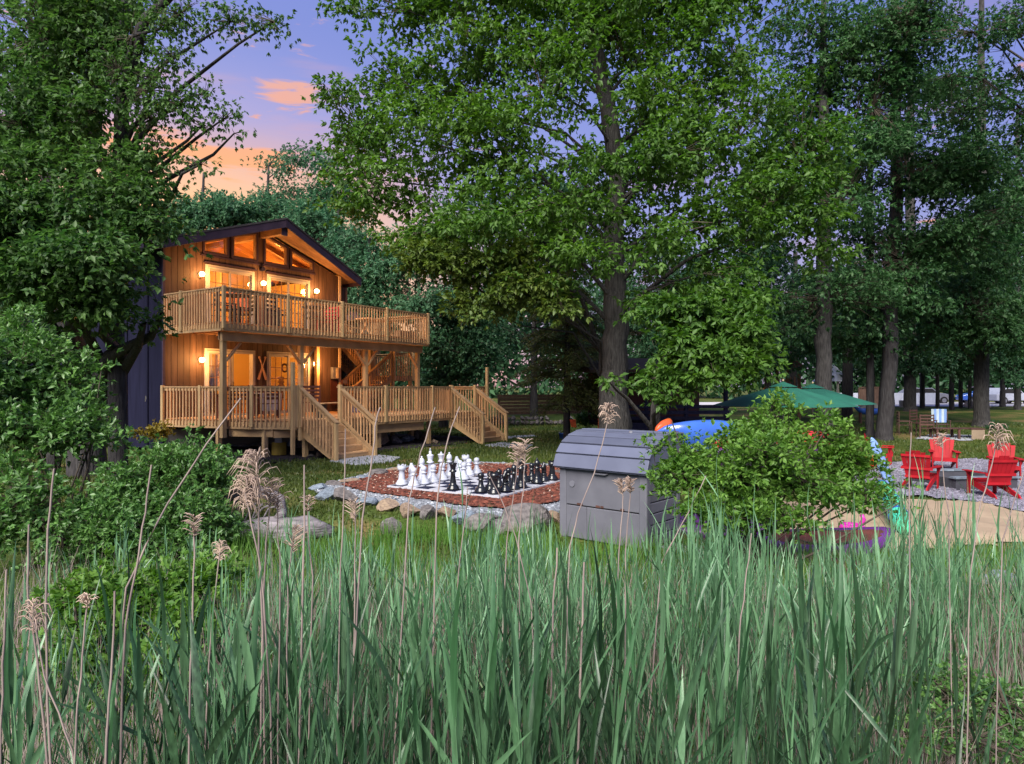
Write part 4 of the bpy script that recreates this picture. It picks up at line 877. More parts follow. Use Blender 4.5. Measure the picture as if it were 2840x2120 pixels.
def piece(kind, white, u, v, label, rz=0):
    key = (kind, white); m_ = M['white_pl'] if white else M['black_pl']
    if key not in PM:
        me = MB().lathe(PR[kind][0], 22).mesh(kind, True); me.materials.append(m_); kh = None; ex = None
        if kind == 'knight': ex = knight_head().mesh('horse_head', True); ex.materials.append(m_)
        if kind == 'rook':
            mb = MB()
            for k in range(5): a = k*2*math.pi/5; c, s = math.cos(a), math.sin(a); mb.bar((.073*c-.022*s, .073*s+.022*c, .392), (.073*c+.022*s, .073*s-.022*c, .392), .022, .028)
            ex = mb.mesh('battlement'); ex.materials.append(m_)
        if kind == 'king':
            ex = MB().box(-.009, .009, -.009, .009, .60, .66).box(-.024, .024, -.008, .008, .622, .640).mesh('cross'); ex.materials.append(m_)
        PM[key] = (me, ex)
    me, ex = PM[key]; w = 'white' if white else 'black'
    p = NB+U*((u+.5)*SQ)+Vv*((v+.5)*SQ)+Vector((0, 0, BZ0+.024))
    o = bpy.data.objects.new('chess_'+kind, me); COL.objects.link(o); o.location = p+Vector((random.uniform(-.02, .02), random.uniform(-.02, .02), 0)); o.rotation_euler = (0, 0, rz); o.scale = (.97,)*3
    tag(o, label, 'chess piece', '%s chess pieces' % w)
    if ex: link({'knight': 'horse_head', 'rook': 'battlement', 'king': 'cross'}[kind], ex, None, o)
back = ['rook', 'knight', 'bishop', 'king', 'queen', 'bishop', 'knight', 'rook']
side_ = ['near', 'near', 'near', '', '', 'far', 'far', 'far']
for u in range(8):
    n_ = (side_[u]+' ' if side_[u] else '')
    piece(back[u], True, u, 7, ('white %s, the %s one, in the outer row at the left of the board' % (back[u], side_[u])) if side_[u] else 'tall white %s standing in the outer left row of the board' % back[u], random.uniform(0, 6) if back[u] != 'knight' else 2.6)
    if u == 4: piece('pawn', True, 4, 5, 'white pawn moved two squares out toward the middle of the board')
    elif u != 2: piece('pawn', True, u, 6, 'white pawn directly in front of the %swhite %s' % (n_, back[u]))
    else: piece('pawn', True, u, 6, 'white pawn directly in front of the near white bishop')
    if u != 4:
        piece(back[u], False, u, 0, ('black %s, the %s one, in the outer row at the right of the board' % (back[u], side_[u])) if side_[u] else 'tall black %s standing in the outer right row of the board' % back[u], 1.0)
    else: piece('queen', False, 0, 3, 'lone black queen out on the front edge squares, away from the other black pieces')
    piece('pawn', False, u, 1, 'black pawn directly in front of the %sblack %s' % (n_, back[u]) if u != 4 else 'black pawn in front of the empty queen square')

# ================================================================== RESIN STORAGE BIN
A0 = Vector((.70, 9.95)); B0 = Vector((1.79, 9.02)); wv = (B0-A0); WB = wv.length; ang = math.atan2(wv.y, wv.x); zb = gz(A0.x, A0.y)-.01
bn = thing('storage_bin', 'grey plastic outdoor storage bin with curved ribbed blue-grey lid beside the chess bed', 'storage bin', (A0.x, A0.y, zb), ang)
DB = .95; HB = 1.04
ob('front_panel', MB().box(.03, WB-.03, .0, .05, .02, HB*.46).box(.03, WB-.03, .0, .05, HB*.475, HB), M['bin'], bn, bevel=.008)
ob('front_panel', MB().box(WB*.32, WB*.33, -.012, .0, .02, HB*.46), M['bin'], bn)
for x in (0, WB-.12): ob('corner_post', MB().box(x, x+.12, -.02, .10, 0, HB+.01), M['bin'], bn, bevel=.02)
for x in (0, WB-.10): ob('corner_post', MB().box(x, x+.10, DB-.10, DB, 0, HB+.2), M['bin'], bn, bevel=.02)
for k in range(8):
    z = .03+k*.15
    ob('side_plank', MB().box(WB-.045, WB-.01, .10, DB-.10, z, z+.138), M['bin'], bn, bevel=.008); ob('side_plank', MB().box(.01, .045, .10, DB-.10, z, z+.138), M['bin'], bn, bevel=.008)
ob('back_panel', MB().box(.05, WB-.05, DB-.05, DB-.01, 0, 1.4), M['bin'], bn)
lid = thing('lid', None, None); lid.parent = bn
prof = [(-.085, HB-.02), (-.02, HB+.17), (.10, HB+.31), (.26, HB+.40), (.45, HB+.455), (.62, HB+.475), (DB+.02, HB+.47)]
for k in range(6):
    (y0, z0), (y1, z1) = prof[k], prof[k+1]; g = .012
    n_ = Vector((0, -(z1-z0), (y1-y0))).normalized()*.03; dd = Vector((0, y1-y0, z1-z0)).normalized()*g
    a = Vector((-.05, y0, z0))+dd*.6; b = Vector((-.05, y1, z1))-dd*.6; Wd = Vector((WB+.10, 0, 0))
    ob('lid_rib', MB().hexa([a, a+Wd, b+Wd, b], [a+n_, a+Wd+n_, b+Wd+n_*.75, b+n_*.75]), M['binlid'], lid, bevel=.007)
ob('lid_shell', MB().prism([(y, z-.004) for y, z in prof]+[(DB+.02, HB+.0), (-.06, HB-.03)], 0, 1), M['binlid'], lid)
sh = lid.children[-1]; sh.rotation_euler = (0, 0, math.radians(90)); sh.scale = (1, -(WB+.06), 1); sh.location = (-.03, 0, 0)
ob('lid_latch', MB().lathe([(.03, 0), (.028, .02), (.01, .03)], 10, (WB*.62, .5, HB+.485)), M['alu'], lid)
for x in (.3, WB-.4): ob('hinge', MB().box(x, x+.1, DB-.02, DB+.03, HB+.38, HB+.46), M['binlid'], bn)
ob('handle', MB().tube([(WB*.42, -.015, HB-.06), (WB*.44, -.05, HB-.07), (WB*.56, -.05, HB-.07), (WB*.58, -.015, HB-.06)], .012, 8), M['bin'], bn)
for k, (x, w_) in enumerate(((.30, .10), (.62, .07), (.70, .05), (1.02, .06))): ob('rust_mark', MB().slab([(x, -.003), (x+w_, -.003), (x+w_*.9, -.001), (x+.01, -.001)], HB*.475, HB*.475+.03), M['brownwood'], bn)
ob('round_badge', MB().tube([(.22, -.012, HB-.25), (.22, .0, HB-.25)], .045, 18), M['bin'], bn)

# ================================================================== ADIRONDACK CHAIRS
def fan_back(mb_m, parent, m, n=6, w=.64, h=.76):
    """back slats in a plane tilted back; returns nothing"""
    for k in range(n):
        f = (k+.5)/n-.5; x0 = f*w*.82; x1 = f*w*1.12; ww = w/n*.47
        top = h-.16*abs(f*2)**1.8
        yb, yt = .30, .30+top*.30
        P_ = [(x0-ww*.9, yb, .27), (x0+ww*.9, yb, .27), (x0+ww*.9, yb+.022, .27), (x0-ww*.9, yb+.022, .27)]
        T_ = [(x1-ww*1.08, yt, .27+top), (x1+ww*1.08, yt, .27+top), (x1+ww*1.08, yt+.022, .27+top), (x1-ww*1.08, yt+.022, .27+top)]
        ob('back_slat', MB().hexa(P_, T_), m, parent)
def adirondack(label, loc, rz, m, group, sc=.86):
    c = thing('adirondack_chair', label, 'chair', loc, rz, group); c.scale = (sc,)*3
    fan_back(None, c, m)
    for k in range(5): y = -.30+k*.118; ob('seat_slat', MB().box(-.28, .28, y, y+.105, .37-k*.028, .39-k*.028), m, c)
    for x in (-.29, .29):
        ob('rear_leg', MB().add([(x-.016, -.32, .39), (x-.016, -.32, .27), (x-.016, .62, .0), (x-.016, .70, .0), (x-.016, .62, .10), (x-.016, .22, .26)]+[(x+.016, -.32, .39), (x+.016, -.32, .27), (x+.016, .62, .0), (x+.016, .70, .0), (x+.016, .62, .10), (x+.016, .22, .26)],
           [(0, 5, 4, 3, 2, 1), (6, 7, 8, 9, 10, 11)]+[(k, (k+1) % 6, (k+1) % 6+6, k+6) for k in range(6)]), m, c)
        sx = 1 if x > 0 else -1; xx = x+sx*.035
        ob('front_leg', MB().box(xx-.016, xx+.016, -.30, -.19, 0, .57), m, c)
        ob('armrest', MB().slab([(xx-sx*.05, -.37), (xx+sx*.10, -.37), (xx+sx*.10, .0), (xx+sx*.03, .42), (xx-sx*.05, .42)][::sx], .57, .592), m, c)
        ob('arm_bracket', MB().add([(xx+sx*.02, -.28, .57), (xx+sx*.02, -.2, .57), (xx+sx*.09, -.24, .57), (xx+sx*.02, -.24, .38)], [(0, 1, 2), (0, 2, 3), (1, 3, 2), (0, 3, 1)]), m, c)
    ob('front_apron', MB().box(-.29, .29, -.335, -.315, .28, .385), m, c)
    for z, w_ in ((.52, .37), (.86, .33), (.30, .29)):
        y = .30+(z-.27)*.30+.03; ob('back_brace', MB().box(-w_, w_, y, y+.022, z, z+.06), m, c)
    return c
AP = [((2446, 1290), 1.05, 'red adirondack chair at far left, facing right, with pink sheen on its back', ), ((2555, 1360), 2.35, 'red adirondack chair seen from behind, near left of the fire pit'),
      ((2617, 1307), -.45, 'red adirondack chair facing the camera behind the fire pit'), ((2786, 1332), -.45, 'red adirondack chair facing the camera, partly hidden behind the nearest one'),
      ((2742, 1380), 3.15, 'red adirondack chair seen from behind at the right, nearest the camera')]
# chair faces local -y ; rz rotates it
for (px, rz, lb) in AP:
    adirondack(lb, G(*px)+Vector((0, 0, .05)), rz, M['red'], 'red adirondack chairs round the fire pit')
pit = thing('fire_pit', 'low dark square fire pit edged with stone between the red chairs', 'fire pit', G(2668, 1350)+Vector((0, 0, .03)), .1)
for (x0, x1, y0, y1) in ((-.75, .75, -.75, -.6), (-.75, .75, .6, .75), (-.75, -.6, -.59, .59), (.6, .75, -.59, .59)): ob('wall_block', MB().box(x0, x1, y0, y1, 0, .26), mat('dark_block', (.07, .07, .09), rough=.9) if 'dark_block' not in bpy.data.materials else bpy.data.materials['dark_block'], pit, bevel=.01)
for k in range(6):
    for sx in (-1, 1): ob('cap_stone', MB().box(-.8+k*.27, -.54+k*.27, sx*.69-.11, sx*.69+.11, .262, .30), M['stone_b'], pit)
ob('ash', MB().box(-.6, .6, -.6, .6, .01, .1), M['iron'], pit)
# darker slatted set on the far lawn
def slat_chair(label, loc, rz, m, towel=False):
    c = chair('lawn_chair', label, loc, rz, m, 'brown chairs on the far lawn', 1.05); c.scale = (.98,)*3; return c
C1 = slat_chair('brown slatted lawn chair at the left of the far group', G(2508, 1206), 1.2, M['brownwood'])
C2 = slat_chair('brown slatted lawn chair with the highest back in the far group', G(2548, 1200), .5, M['brownwood'])
C3 = slat_chair('brown lawn chair under the striped towel', G(2612, 1204), -.3, M['brownwood'])
C4 = slat_chair('brown lawn chair seen from behind at the front of the far group', G(2565, 1215), 2.9, M['brownwood'])
tz = C3.location; tw_ = thing('striped_towel', 'blue and white striped towel over a far lawn chair', 'towel', tz+Vector((0, .2, 0)), -.3)
for k in range(6): ob('stripe', MB().box(-.30+k*.1, -.20+k*.1, .0, .035, .5, 1.10), M['klight'] if k % 2 else M['towel'], tw_)
lt = thing('low_table', 'long low brown table in front of the towelled chair', 'table', G(2650, 1217), -.05)
for k in range(4): ob('table_slat', MB().box(-1.0, 1.0, -.3+k*.15, -.16+k*.15, .42, .46), M['brownwood'], lt)
for x in (-.9, 0, .9):
    for y in (-.25, .25): ob('leg', MB().box(x-.04, x+.04, y-.04, y+.04, 0, .42), M['brownwood'], lt)
st_ = thing('step_stool', 'pinkish box stool at the right end of the far lawn group', 'stool', G(2705, 1219), 0)
ob('seat', MB().box(-.3, .3, -.2, .2, .42, .47), M['brownwood'], st_); ob('side', MB().box(-.28, .28, -.19, -.17, .0, .42), M['sand'], st_, bevel=.01)
q = [G(2540, 1218), G(2590, 1222), G(2690, 1224), G(2715, 1218), G(2690, 1208), G(2580, 1206)]
sheet('stone_patio', [(p.x, p.y) for p in q], .03, M['slab'], step=.2)

# ================================================================== UMBRELLAS
def umbrella(label, apex, r, drop, rz, poleH):
    u = thing('patio_umbrella', label, 'umbrella', (apex[0], apex[1], apex[2]-poleH), rz, 'green patio umbrellas')
    n = 8; H = poleH; mb = MB()
    top = [(0, 0, H)]; rings = [(.28, H-.10*1), (r*.55, H-drop*.55), (r, H-drop)]
    for j, (rr, z) in enumerate(rings):
        for k in range(n*4):
            a = 2*math.pi*k/(n*4); f = abs((k % 4)-2)/2; sag = (1-f)*0; rr2 = rr*(1-.05*(1-f) if j else 1); mb.v.append((rr2*math.cos(a), rr2*math.sin(a), z-(.03*(1-f) if j == 1 else 0)))
    nn = n*4
    for j in range(2):
        for k in range(nn): mb.f.append((j*nn+k, j*nn+(k+1) % nn, (j+1)*nn+(k+1) % nn, (j+1)*nn+k))
    ob('canopy', mb, M['canopy'], u)
    vm = MB(); vm.v.append((0, 0, H+.05))
    for k in range(nn): a = 2*math.pi*k/nn; vm.v.append((.34*math.cos(a), .34*math.sin(a), H-.085))
    vm.f += [(0, 1+k, 1+(k+1) % nn) for k in range(nn)]; ob('vent', vm, M['canopy'], u)
    ob('finial', MB().lathe([(.015, 0), (.03, .02), (.012, .06)], 8, (0, 0, H+.05)), M['trim'], u)
    ob('pole', MB().tube([(0, 0, 0), (0, 0, H+.04)], .022, 10), M['alu'], u)
    for k in range(n): a = 2*math.pi*k/n; ob('rib', MB().tube([(0, 0, H-.03), (r*math.cos(a)*.98, r*math.sin(a)*.98, H-drop-.02)], .008, 5), M['alu'], u)
    return u
umbrella('green patio umbrella in front, half behind the shrub', P(2172, 1064, 17), 1.72, .55, .2, 2.45)
umbrella('green patio umbrella standing behind and right of the nearer one', P(2254, 1069, 20.5), 1.75, .55, .5, 2.35)
pt = bar_table('patio_table', 'round table under the front green umbrella', G(2180, 1250), 0, M['brownwood'], .72, .6)

# ================================================================== KAYAKS, BOARDS AND FLOATS
def hull(Ln, w, h, n=22, k=14, up=1, nose=.5):
    mb = MB()
    for i in range(n+1):
        t = i/n*2-1; s = max(0, 1-abs(t)**2.3)**.62; lift = .16*abs(t)**3*up
        for j in range(k):
            a = 2*math.pi*j/k; c_, s_ = math.cos(a), math.sin(a)
            mb.v.append((t*Ln/2, w/2*s*c_, lift*h*3+(h/2)*s*s_*(1 if s_ < 0 else .55)))
    for i in range(n):
        for j in range(k): a = i*k+j; b = i*k+(j+1) % k; mb.f.append((a, b, b+k, a+k))
    return mb
def kayak(label, loc, rot, Ln, mh, md, roll=0, tipm=None, group='kayaks on the rack behind the shrub', cock=True):
    y = thing('kayak', label, 'kayak', loc, 0, group); y.rotation_euler = rot
    ob('hull', hull(Ln, .72, .42), mh, y, True)
    ob('deck_panel', (lambda q: q)(hull(Ln*.9, .56, .30)), md, y, True, loc=(0, 0, .035))
    if tipm: ob('bow_tip', MB().lathe([(.002, 0), (.11, .06), (.20, .22), (.24, .40), (.15, .41)], 16), tipm, y, True, loc=(-Ln/2+.02, 0, .26), rot=(0, math.radians(72), 0), scale=(.5, .8, .8))
    if cock: ob('cockpit_rim', MB().tube([(.45*math.cos(a), .2*math.sin(a), .10) for a in np.linspace(0, 6.28, 24)], .02, 8, False), M['iron'], y)
    return y
kr = math.radians
a_ = P(1990, 1212, 11.6)
kayak('glossy blue kayak with an orange tip lying on its side on the rack', (a_.x+.0, a_.y+.3, a_.z-.06), (kr(-68), kr(4), kr(24)), 2.1, M['kblue'], M['klight'], tipm=M['korange'])
a_ = P(2150, 1235, 11.9); kayak('red and white kayak behind the shrub on the rack', (a_.x+.1, a_.y, a_.z-.05), (kr(-60), 0, kr(20)), 2.6, M['kred'], M['white_pl'])
a_ = P(2140, 1275, 11.6); kayak('white and purple kayak stacked below the red and white one', (a_.x, a_.y, a_.z), (kr(-50), 0, kr(20)), 2.7, M['kpurple'], M['white_pl'])
a_ = P(1960, 1435, 10.1); kayak('purple kayak lying on the gravel right of the grey bin', (a_.x+.1, a_.y+.2, gz(a_.x, a_.y)+.22), (kr(15), 0, kr(-12)), 2.3, M['kpurple'], M['kpurple'], group='purple kayaks on the ground')
a_ = P(2280, 1470, 9.6); kayak('purple kayak lying under the right side of the shrub', (a_.x+.15, a_.y+.3, gz(a_.x, a_.y)+.2), (kr(20), 0, kr(8)), 2.2, M['kpurple'], M['darkwood'], group='purple kayaks on the ground')
o = thing('kayak_rack', 'dark timber rack holding the kayaks behind the shrub', 'rack', (3.3, 11.9, gz(3.3, 11.9)), kr(20))
for x in (-.7, .9): 
    ob('upright', MB().box(x-.04, x+.04, -.3, -.22, 0, 1.5), M['darkwood'], o); ob('arm', MB().box(x-.035, x+.035, -.22, .5, .95, 1.03), M['darkwood'], o); ob('arm', MB().box(x-.035, x+.035, -.22, .5, .5, .58), M['darkwood'], o)
a_ = P(2475, 1205, 15.6)
pb = thing('paddle_board', 'pale blue paddle board leaning behind the shrub near the left red chair', 'paddle board', (a_.x, a_.y, gz(a_.x, a_.y)), 0); pb.rotation_euler = (0, kr(-28), kr(20))
ob('board', MB().lathe([(.002, 0), (.12, .06), (.26, .3), (.33, .8), (.34, 1.3), (.24, 1.75), (.10, 1.95), (.002, 2.0)], 24), M['klight'], pb, True, scale=(1, .16, 1)); pb.scale = (.42, 1, .68); ob('fin', MB().prism([(0, .2), (.16, .22), (.10, .4), (0, .42)], -.01, .01), M['iron'], pb, loc=(0, .06, 0), rot=(0, 0, kr(90)))
q0, q1 = G(2510, 1492), G(2440, 1400)
fl = thing('inflatable_float', 'teal and green inflatable tube leaning on the sand edge', 'float', (q0.x, q0.y, q0.z), 0)
d_ = (q1-q0); d_.z = .42; pts = [d_*(k/9) + Vector((0, 0, .10+.05*math.sin(k*.5))) for k in range(10)]
ob('tube', MB().tube(pts, [.08, .13, .15, .15, .155, .155, .15, .14, .11, .05], 16), M['kteal'], fl, True)
for k in (2, 4, 6, 8): ob('seam_band', MB().tube([pts[k]-d_*.01, pts[k]+d_*.01], .158 if k < 7 else .118, 16), M['kblue'], fl)
tag(ob('orange_tub', MB().lathe([(.18, 0), (.24, .34), (.26, .35), (.26, .37), (.22, .37)], 18), M['korange'], loc=G(2452, 1296)+Vector((-.25, .1, .04))), 'orange plastic tub beside the far left red chair', 'tub')
o = thing('magenta_toy', 'magenta inflatable toy on the sand beside the purple kayak', 'toy', G(2362, 1475)); ob('ring', MB().tube([(.14*math.cos(a), .14*math.sin(a), .07) for a in np.linspace(0, 6.28, 16)], .06, 10, False), M['magenta'], o, True); ob('neck', MB().tube([(.12, 0, .08), (.2, 0, .2), (.16, 0, .27)], .035, 8), M['magenta'], o, True)
q = [G(1880, 1505), G(2120, 1560), G(2500, 1600)]
tb_ = thing('landscape_timber', 'weathered dark timber edging between reeds and gravel', 'timber', q[1])
ob('timber', MB().bar(q[0]-q[1]+Vector((0, 0, .06)), Vector((0, 0, .06)), .14, .14).bar(Vector((.01, 0, .065)), q[2]-q[1]+Vector((0, 0, .06)), .14, .14), M['brownwood'], tb_, bevel=.01)

# ================================================================== DARK PAVILION DECK WITH LATTICE
pv = thing('dark_pavilion', 'dark timber deck with lattice skirt and low roof behind the big tree', 'pavilion', (3.2, 24.5, gz(3.5, 24.5)), .05)
ob('roof', MB().slab([(-.6, -1.2), (4.6, -1.2), (4.6, 2.6), (-.6, 2.6)], [2.75, 2.75, 2.9, 2.9], [2.85, 2.85, 3.4, 3.4]), M['siding_back'], pv)
for x in (0, 1.4, 2.8, 4.2): ob('post', MB().box(x-.06, x+.06, -1.0, -.88, 0, 2.78), M['navy'], pv)
ob('deck_floor', MB().box(-.1, 4.3, -1.0, 2.4, .86, .96), M['navy'], pv); ob('rim_board', MB().box(-.15, 4.35, -1.08, -1.02, .78, 1.02), M['navy'], pv)
ob('back_wall', MB().box(-.1, 4.3, 2.2, 2.3, .96, 2.8), M['darkwood'], pv)
for k in range(3): ob('rail_board', MB().box(-.1, 4.3, -1.02, -.99, 1.12+k*.2, 1.24+k*.2), M['navy'], pv)
for k in range(36):
    x = -.8+k*.145
    for sg in (1, -1):
        xa, xb = (x, x+.78) if sg > 0 else (x+.78, x)
        za, zb_ = .02, .76
        t0 = max(0, (-.08-min(xa, xb))/.78); t1 = min(1, (4.28-min(xa, xb))/.78)
        if t1-t0 < .1: continue
        A1 = Vector((min(xa, xb)+.78*t0, -1.05+.012*sg, za+(zb_-za)*(t0 if sg > 0 else 1-t0))); B1 = Vector((min(xa, xb)+.78*t1, -1.05+.012*sg, za+(zb_-za)*(t1 if sg > 0 else 1-t1)))
        ob('lattice_slat', MB().bar(A1, B1, .010, .035, (0, 0, 1)), M['siding'], pv)
o = thing('orange_crate', 'orange wooden crate on the pavilion corner behind the tree trunk', 'crate', (3.15, 23.3, .55))
ob('side_board', MB().box(-.2, .2, -.15, .15, 0, .16).box(-.2, .2, -.15, .15, .18, .34), M['korange'], o)
ob('leg', MB().box(-.19, -.15, -.14, .14, -.55, 0).box(.15, .19, -.14, .14, -.55, 0), M['brownwood'], o)
sl = thing('plastic_sled', 'clear grey plastic sled leaning by the big tree trunk', 'sled', (3.55, 20.2, gz(3.5, 20.2)), .1)
ob('shell', MB().prism([(-.26, 0), (-.26, .62), (-.1, .72), (.1, .72), (.24, .55), (.26, 0), (.12, 0), (.1, .4), (-.1, .4), (-.12, 0)], -.04, .04), M['alu'], sl, bevel=.02); ob('rope', MB().tube([(-.1, -.06, .6), (0, -.1, .1), (.1, -.06, .6)], .01, 6), M['cloth'], sl)

# ================================================================== BACKGROUND STRUCTURES
def board_fence(label, p0, p1, h, m, n, horizontal=False, name='board_fence'):
    a = Vector(p0); b = Vector(p1); d = b-a; f = thing(name, label, 'fence', a, math.atan2(d.y, d.x)); Ln = d.length
    if horizontal:
        for k in range(n): ob('board', MB().box(0, Ln, -.03, .0, .12+k*(h-.12)/n, .12+(k+.93)*(h-.12)/n), m, f)
    else:
        for k in range(n): ob('board', MB().box(k*Ln/n, (k+.93)*Ln/n, -.03, 0, .1, h+random.uniform(-.03, .03)), m, f)
        ob('top_cap', MB().box(-.05, Ln+.05, -.07, .03, h+.02, h+.07), m, f)
    for k in range(5): x = k*Ln/4; ob('post', MB().box(x-.06, x+.06, .002, .12, -.2, h), m, f)
    return f
fb = P(1385, 1072, 38); fe = P(1720, 1072, 41)
board_fence('brown board retaining fence across the lawn behind the fir', (fb.x, fb.y, .3), (fe.x, fe.y, .3), 1.25, M['siding'], 6, True)
fb = P(2385, 1072, 42); fe = P(2446, 1072, 42)
board_fence('short tan board fence between trunks on the far lawn', (fb.x, fb.y, .55), (fe.x, fe.y, .55), 1.35, mat('tan_fence', (.33, .20, .14), (.22, .13, .1)), 9)
hm = thing('blue_hammock', 'blue boat hull with pale cover hanging between far trunks', 'boat', P(2412, 1138, 34), 0)
ob('hull', hull(1.6, .5, .5), M['kblue'], hm, True); ob('cover', MB().add([(-.6, -.2, .1), (.7, -.2, .1), (.7, .2, .1), (-.6, .2, .1), (0, 0, .42)], [(0, 1, 4), (1, 2, 4), (2, 3, 4), (3, 0, 4)]), M['concrete'], hm)
ob('stand', MB().box(-.5, -.44, -.1, .1, -1.3, .0).box(.5, .56, -.1, .1, -1.3, 0), M['brownwood'], hm)
cw = thing('concrete_wall', 'long pale low wall at the far end of the right lawn', 'wall', (24, 58, gz(24, 58)), 0)
for k in range(9): ob('wall_block', MB().box(-1.5+k*1.5, -.03+k*1.5, -.15, .15, 0, .95), M['white_pl'], cw)
def car(label, loc, rz, m, sc=1.0):
    c = thing('parked_car', label, 'car', loc, rz, 'cars parked beyond the far lawn'); c.scale = (sc,)*3
    body = MB().prism([(-2.1, .35), (2.1, .35), (2.15, .75), (1.5, .92), (.9, 1.0), (.35, 1.42), (-1.1, 1.42), (-1.8, .98), (-2.12, .9)], -.85, .85); ob('body', body, m, c, bevel=.06)
    ob('side_window', MB().prism([(-1.5, .98), (.72, .98), (.28, 1.34), (-1.08, 1.34)], -.87, .87), M['iron'], c)
    for x in (-1.3, 1.3):
        for y in (-.8, .8): w = ob('wheel', MB().tube([(x, y-.1, .33), (x, y+.1, .33)], .33, 16), M['iron'], c); ob('rim', MB().tube([(x, y-.115, .33), (x, y+.115, .33)], .19, 12), M['alu'], w)
    for y in (-.6, .6): ob('headlight', MB().box(2.1, 2.16, y-.15, y+.15, .62, .72), M['cloth'], c)
    return c
car('white parked car beyond the lawn at the right edge', (P(2790, 1100, 58).x, 58, .45), .3, M['white_pl']); car('blue parked car among the far trunks', (P(2735, 1100, 60).x, 60, .45), 2.9, M['kblue'])
car('silver parked car between the slim far trunks', (P(2560, 1100, 60).x, 60, .45), 0, M['alu'])
o = rock('reddish earth mound at the far end of the lawn', (P(2716, 1100, 50).x, 50, .5), 1.3, 1.0, .55, 'stone_t', 1, name='earth_mound')
gzb = thing('white_gazebo', 'small pale gazebo seen between trunks above the umbrellas', 'gazebo', (P(2312, 1072, 48).x, 48, .45), .3)
for k in range(6): a = k*math.pi/3; ob('post', MB().box(1.2*math.cos(a)-.06, 1.2*math.cos(a)+.06, 1.2*math.sin(a)-.06, 1.2*math.sin(a)+.06, 0, 1.9), M['vinyl'], gzb)
ob('roof', MB().lathe([(1.5, 1.9), (.5, 2.6), (.02, 3.1)], 6), M['white_pl'], gzb); ob('railing', MB().lathe([(1.2, .2), (1.2, .7), (1.17, .7), (1.17, .2)], 6), M['vinyl'], gzb)
tag(ob('white_bucket', MB().lathe([(.2, 0), (.24, .5), (.2, .5)], 12), M['vinyl'], loc=G(2503, 1130)), 'small white bucket at the far lawn edge', 'bucket')
# playset tops above the umbrella
ps = thing('play_tower', 'yellow brown timber play tower far behind the umbrellas', 'playset', (P(2170, 1072, 36).x, 36, .3), .1)
for x in (-.6, .6):
    for y in (-.6, .6): ob('post', MB().box(x-.06, x+.06, y-.06, y+.06, 0, 2.9), M['soffit'], ps)
ob('platform', MB().box(-.7, .7, -.7, .7, 1.5, 1.62), M['korange'], ps); ob('roof', MB().prism([(-.85, 2.7), (0, 3.3), (.85, 2.7)], -.8, .8), M['brownwood'], ps)
for k in range(6): ob('rail_slat', MB().box(-.62+k*.23, -.55+k*.23, -.66, -.63, 1.6, 2.2), M['soffit'], ps)
# things by the fir
o = thing('blue_bucket', 'blue bucket at the foot of the slim fir trunk', 'bucket', G(1562, 1222)); ob('body', MB().lathe([(.13, 0), (.17, .26), (.18, .26), (.18, .28), (.15, .28)], 18), M['kblue'], o, True); ob('bail', MB().tube([(.16*math.cos(a), 0, .26+.1*math.sin(a)) for a in np.linspace(0, 3.14, 9)], .006, 5), M['alu'], o)
p = P(1590, 1175, 24.6); o = thing('orange_cushion', 'orange cushion hanging on the fir trunk', 'cushion', p); ob('pad', MB().hexa([(-.07, -.03, -.13), (.11, -.03, -.15), (.11, .03, -.15), (-.07, .03, -.13)], [(-.13, -.03, .15), (.09, -.03, .14), (.09, .03, .14), (-.13, .03, .15)]), M['korange'], o, bevel=.015); ob('strap', MB().tube([(-.1, 0, .14), (-.25, 0, .2)], .01, 5), M['iron'], o)
p = G(480, 1205); o = thing('wooden_stake', 'thin wooden stake against the dark side wall', 'stake', p); ob('shaft', MB().tube([(0, 0, 0), (-.02, 0, .62)], .018, 6), M['reeddead'], o)
p = P(408, 1110, 20.6); tag(ob('hose_bib', MB().add([(-.03, 0, -.08), (.05, 0, -.08), (.03, 0, .09), (.0, 0, .09), (-.03, -.05, -.08), (.05, -.05, -.08), (.03, -.03, .09), (.0, -.03, .09)], [(4, 5, 6, 7), (0, 4, 7, 3), (5, 1, 2, 6), (7, 6, 2, 3), (0, 1, 5, 4)]), M['vinyl'], loc=HW(-.09, -.85, 1.62), rot=(0, 0, HROT+1.57)), 'small white fixture low on the dark side wall', 'fixture')
# driftwood stump
dr = thing('driftwood', 'gnarled grey driftwood arch on a weathered stump in the left foreground grass', 'driftwood', G(760, 1490))
ob('stump', rock_px and MB().lathe([(.42, -.05), (.40, .12), (.30, .24), (.12, .30), (.01, .31)], 18), M['drift'], dr, True, scale=(1.5, .8, .95))
ob('arch', MB().tube([(-.75, 0, .42), (-.6, 0, .62), (-.35, .02, .66), (-.1, .02, .64), (.08, 0, .55), (.12, 0, .36), (.05, 0, .2)], [.04, .07, .085, .08, .08, .07, .1], 10), M['drift'], dr, True)
rr = random.Random(3)
for k in range(9): x = -.7+k*.09; ob('root', MB().tube([(x, 0, .6-.02*k), (x-.1, .02, .42), (x-.2-rr.random()*.15, -.02, .15), (x-.35, 0, .02)], [.02, .014, .01, .005], 6), M['drift'], dr, True)
ob('side_log', MB().tube([(.1, -.1, .12), (.5, -.05, .16), (.85, 0, .05)], [.16, .17, .1], 10), M['drift'], dr, True)
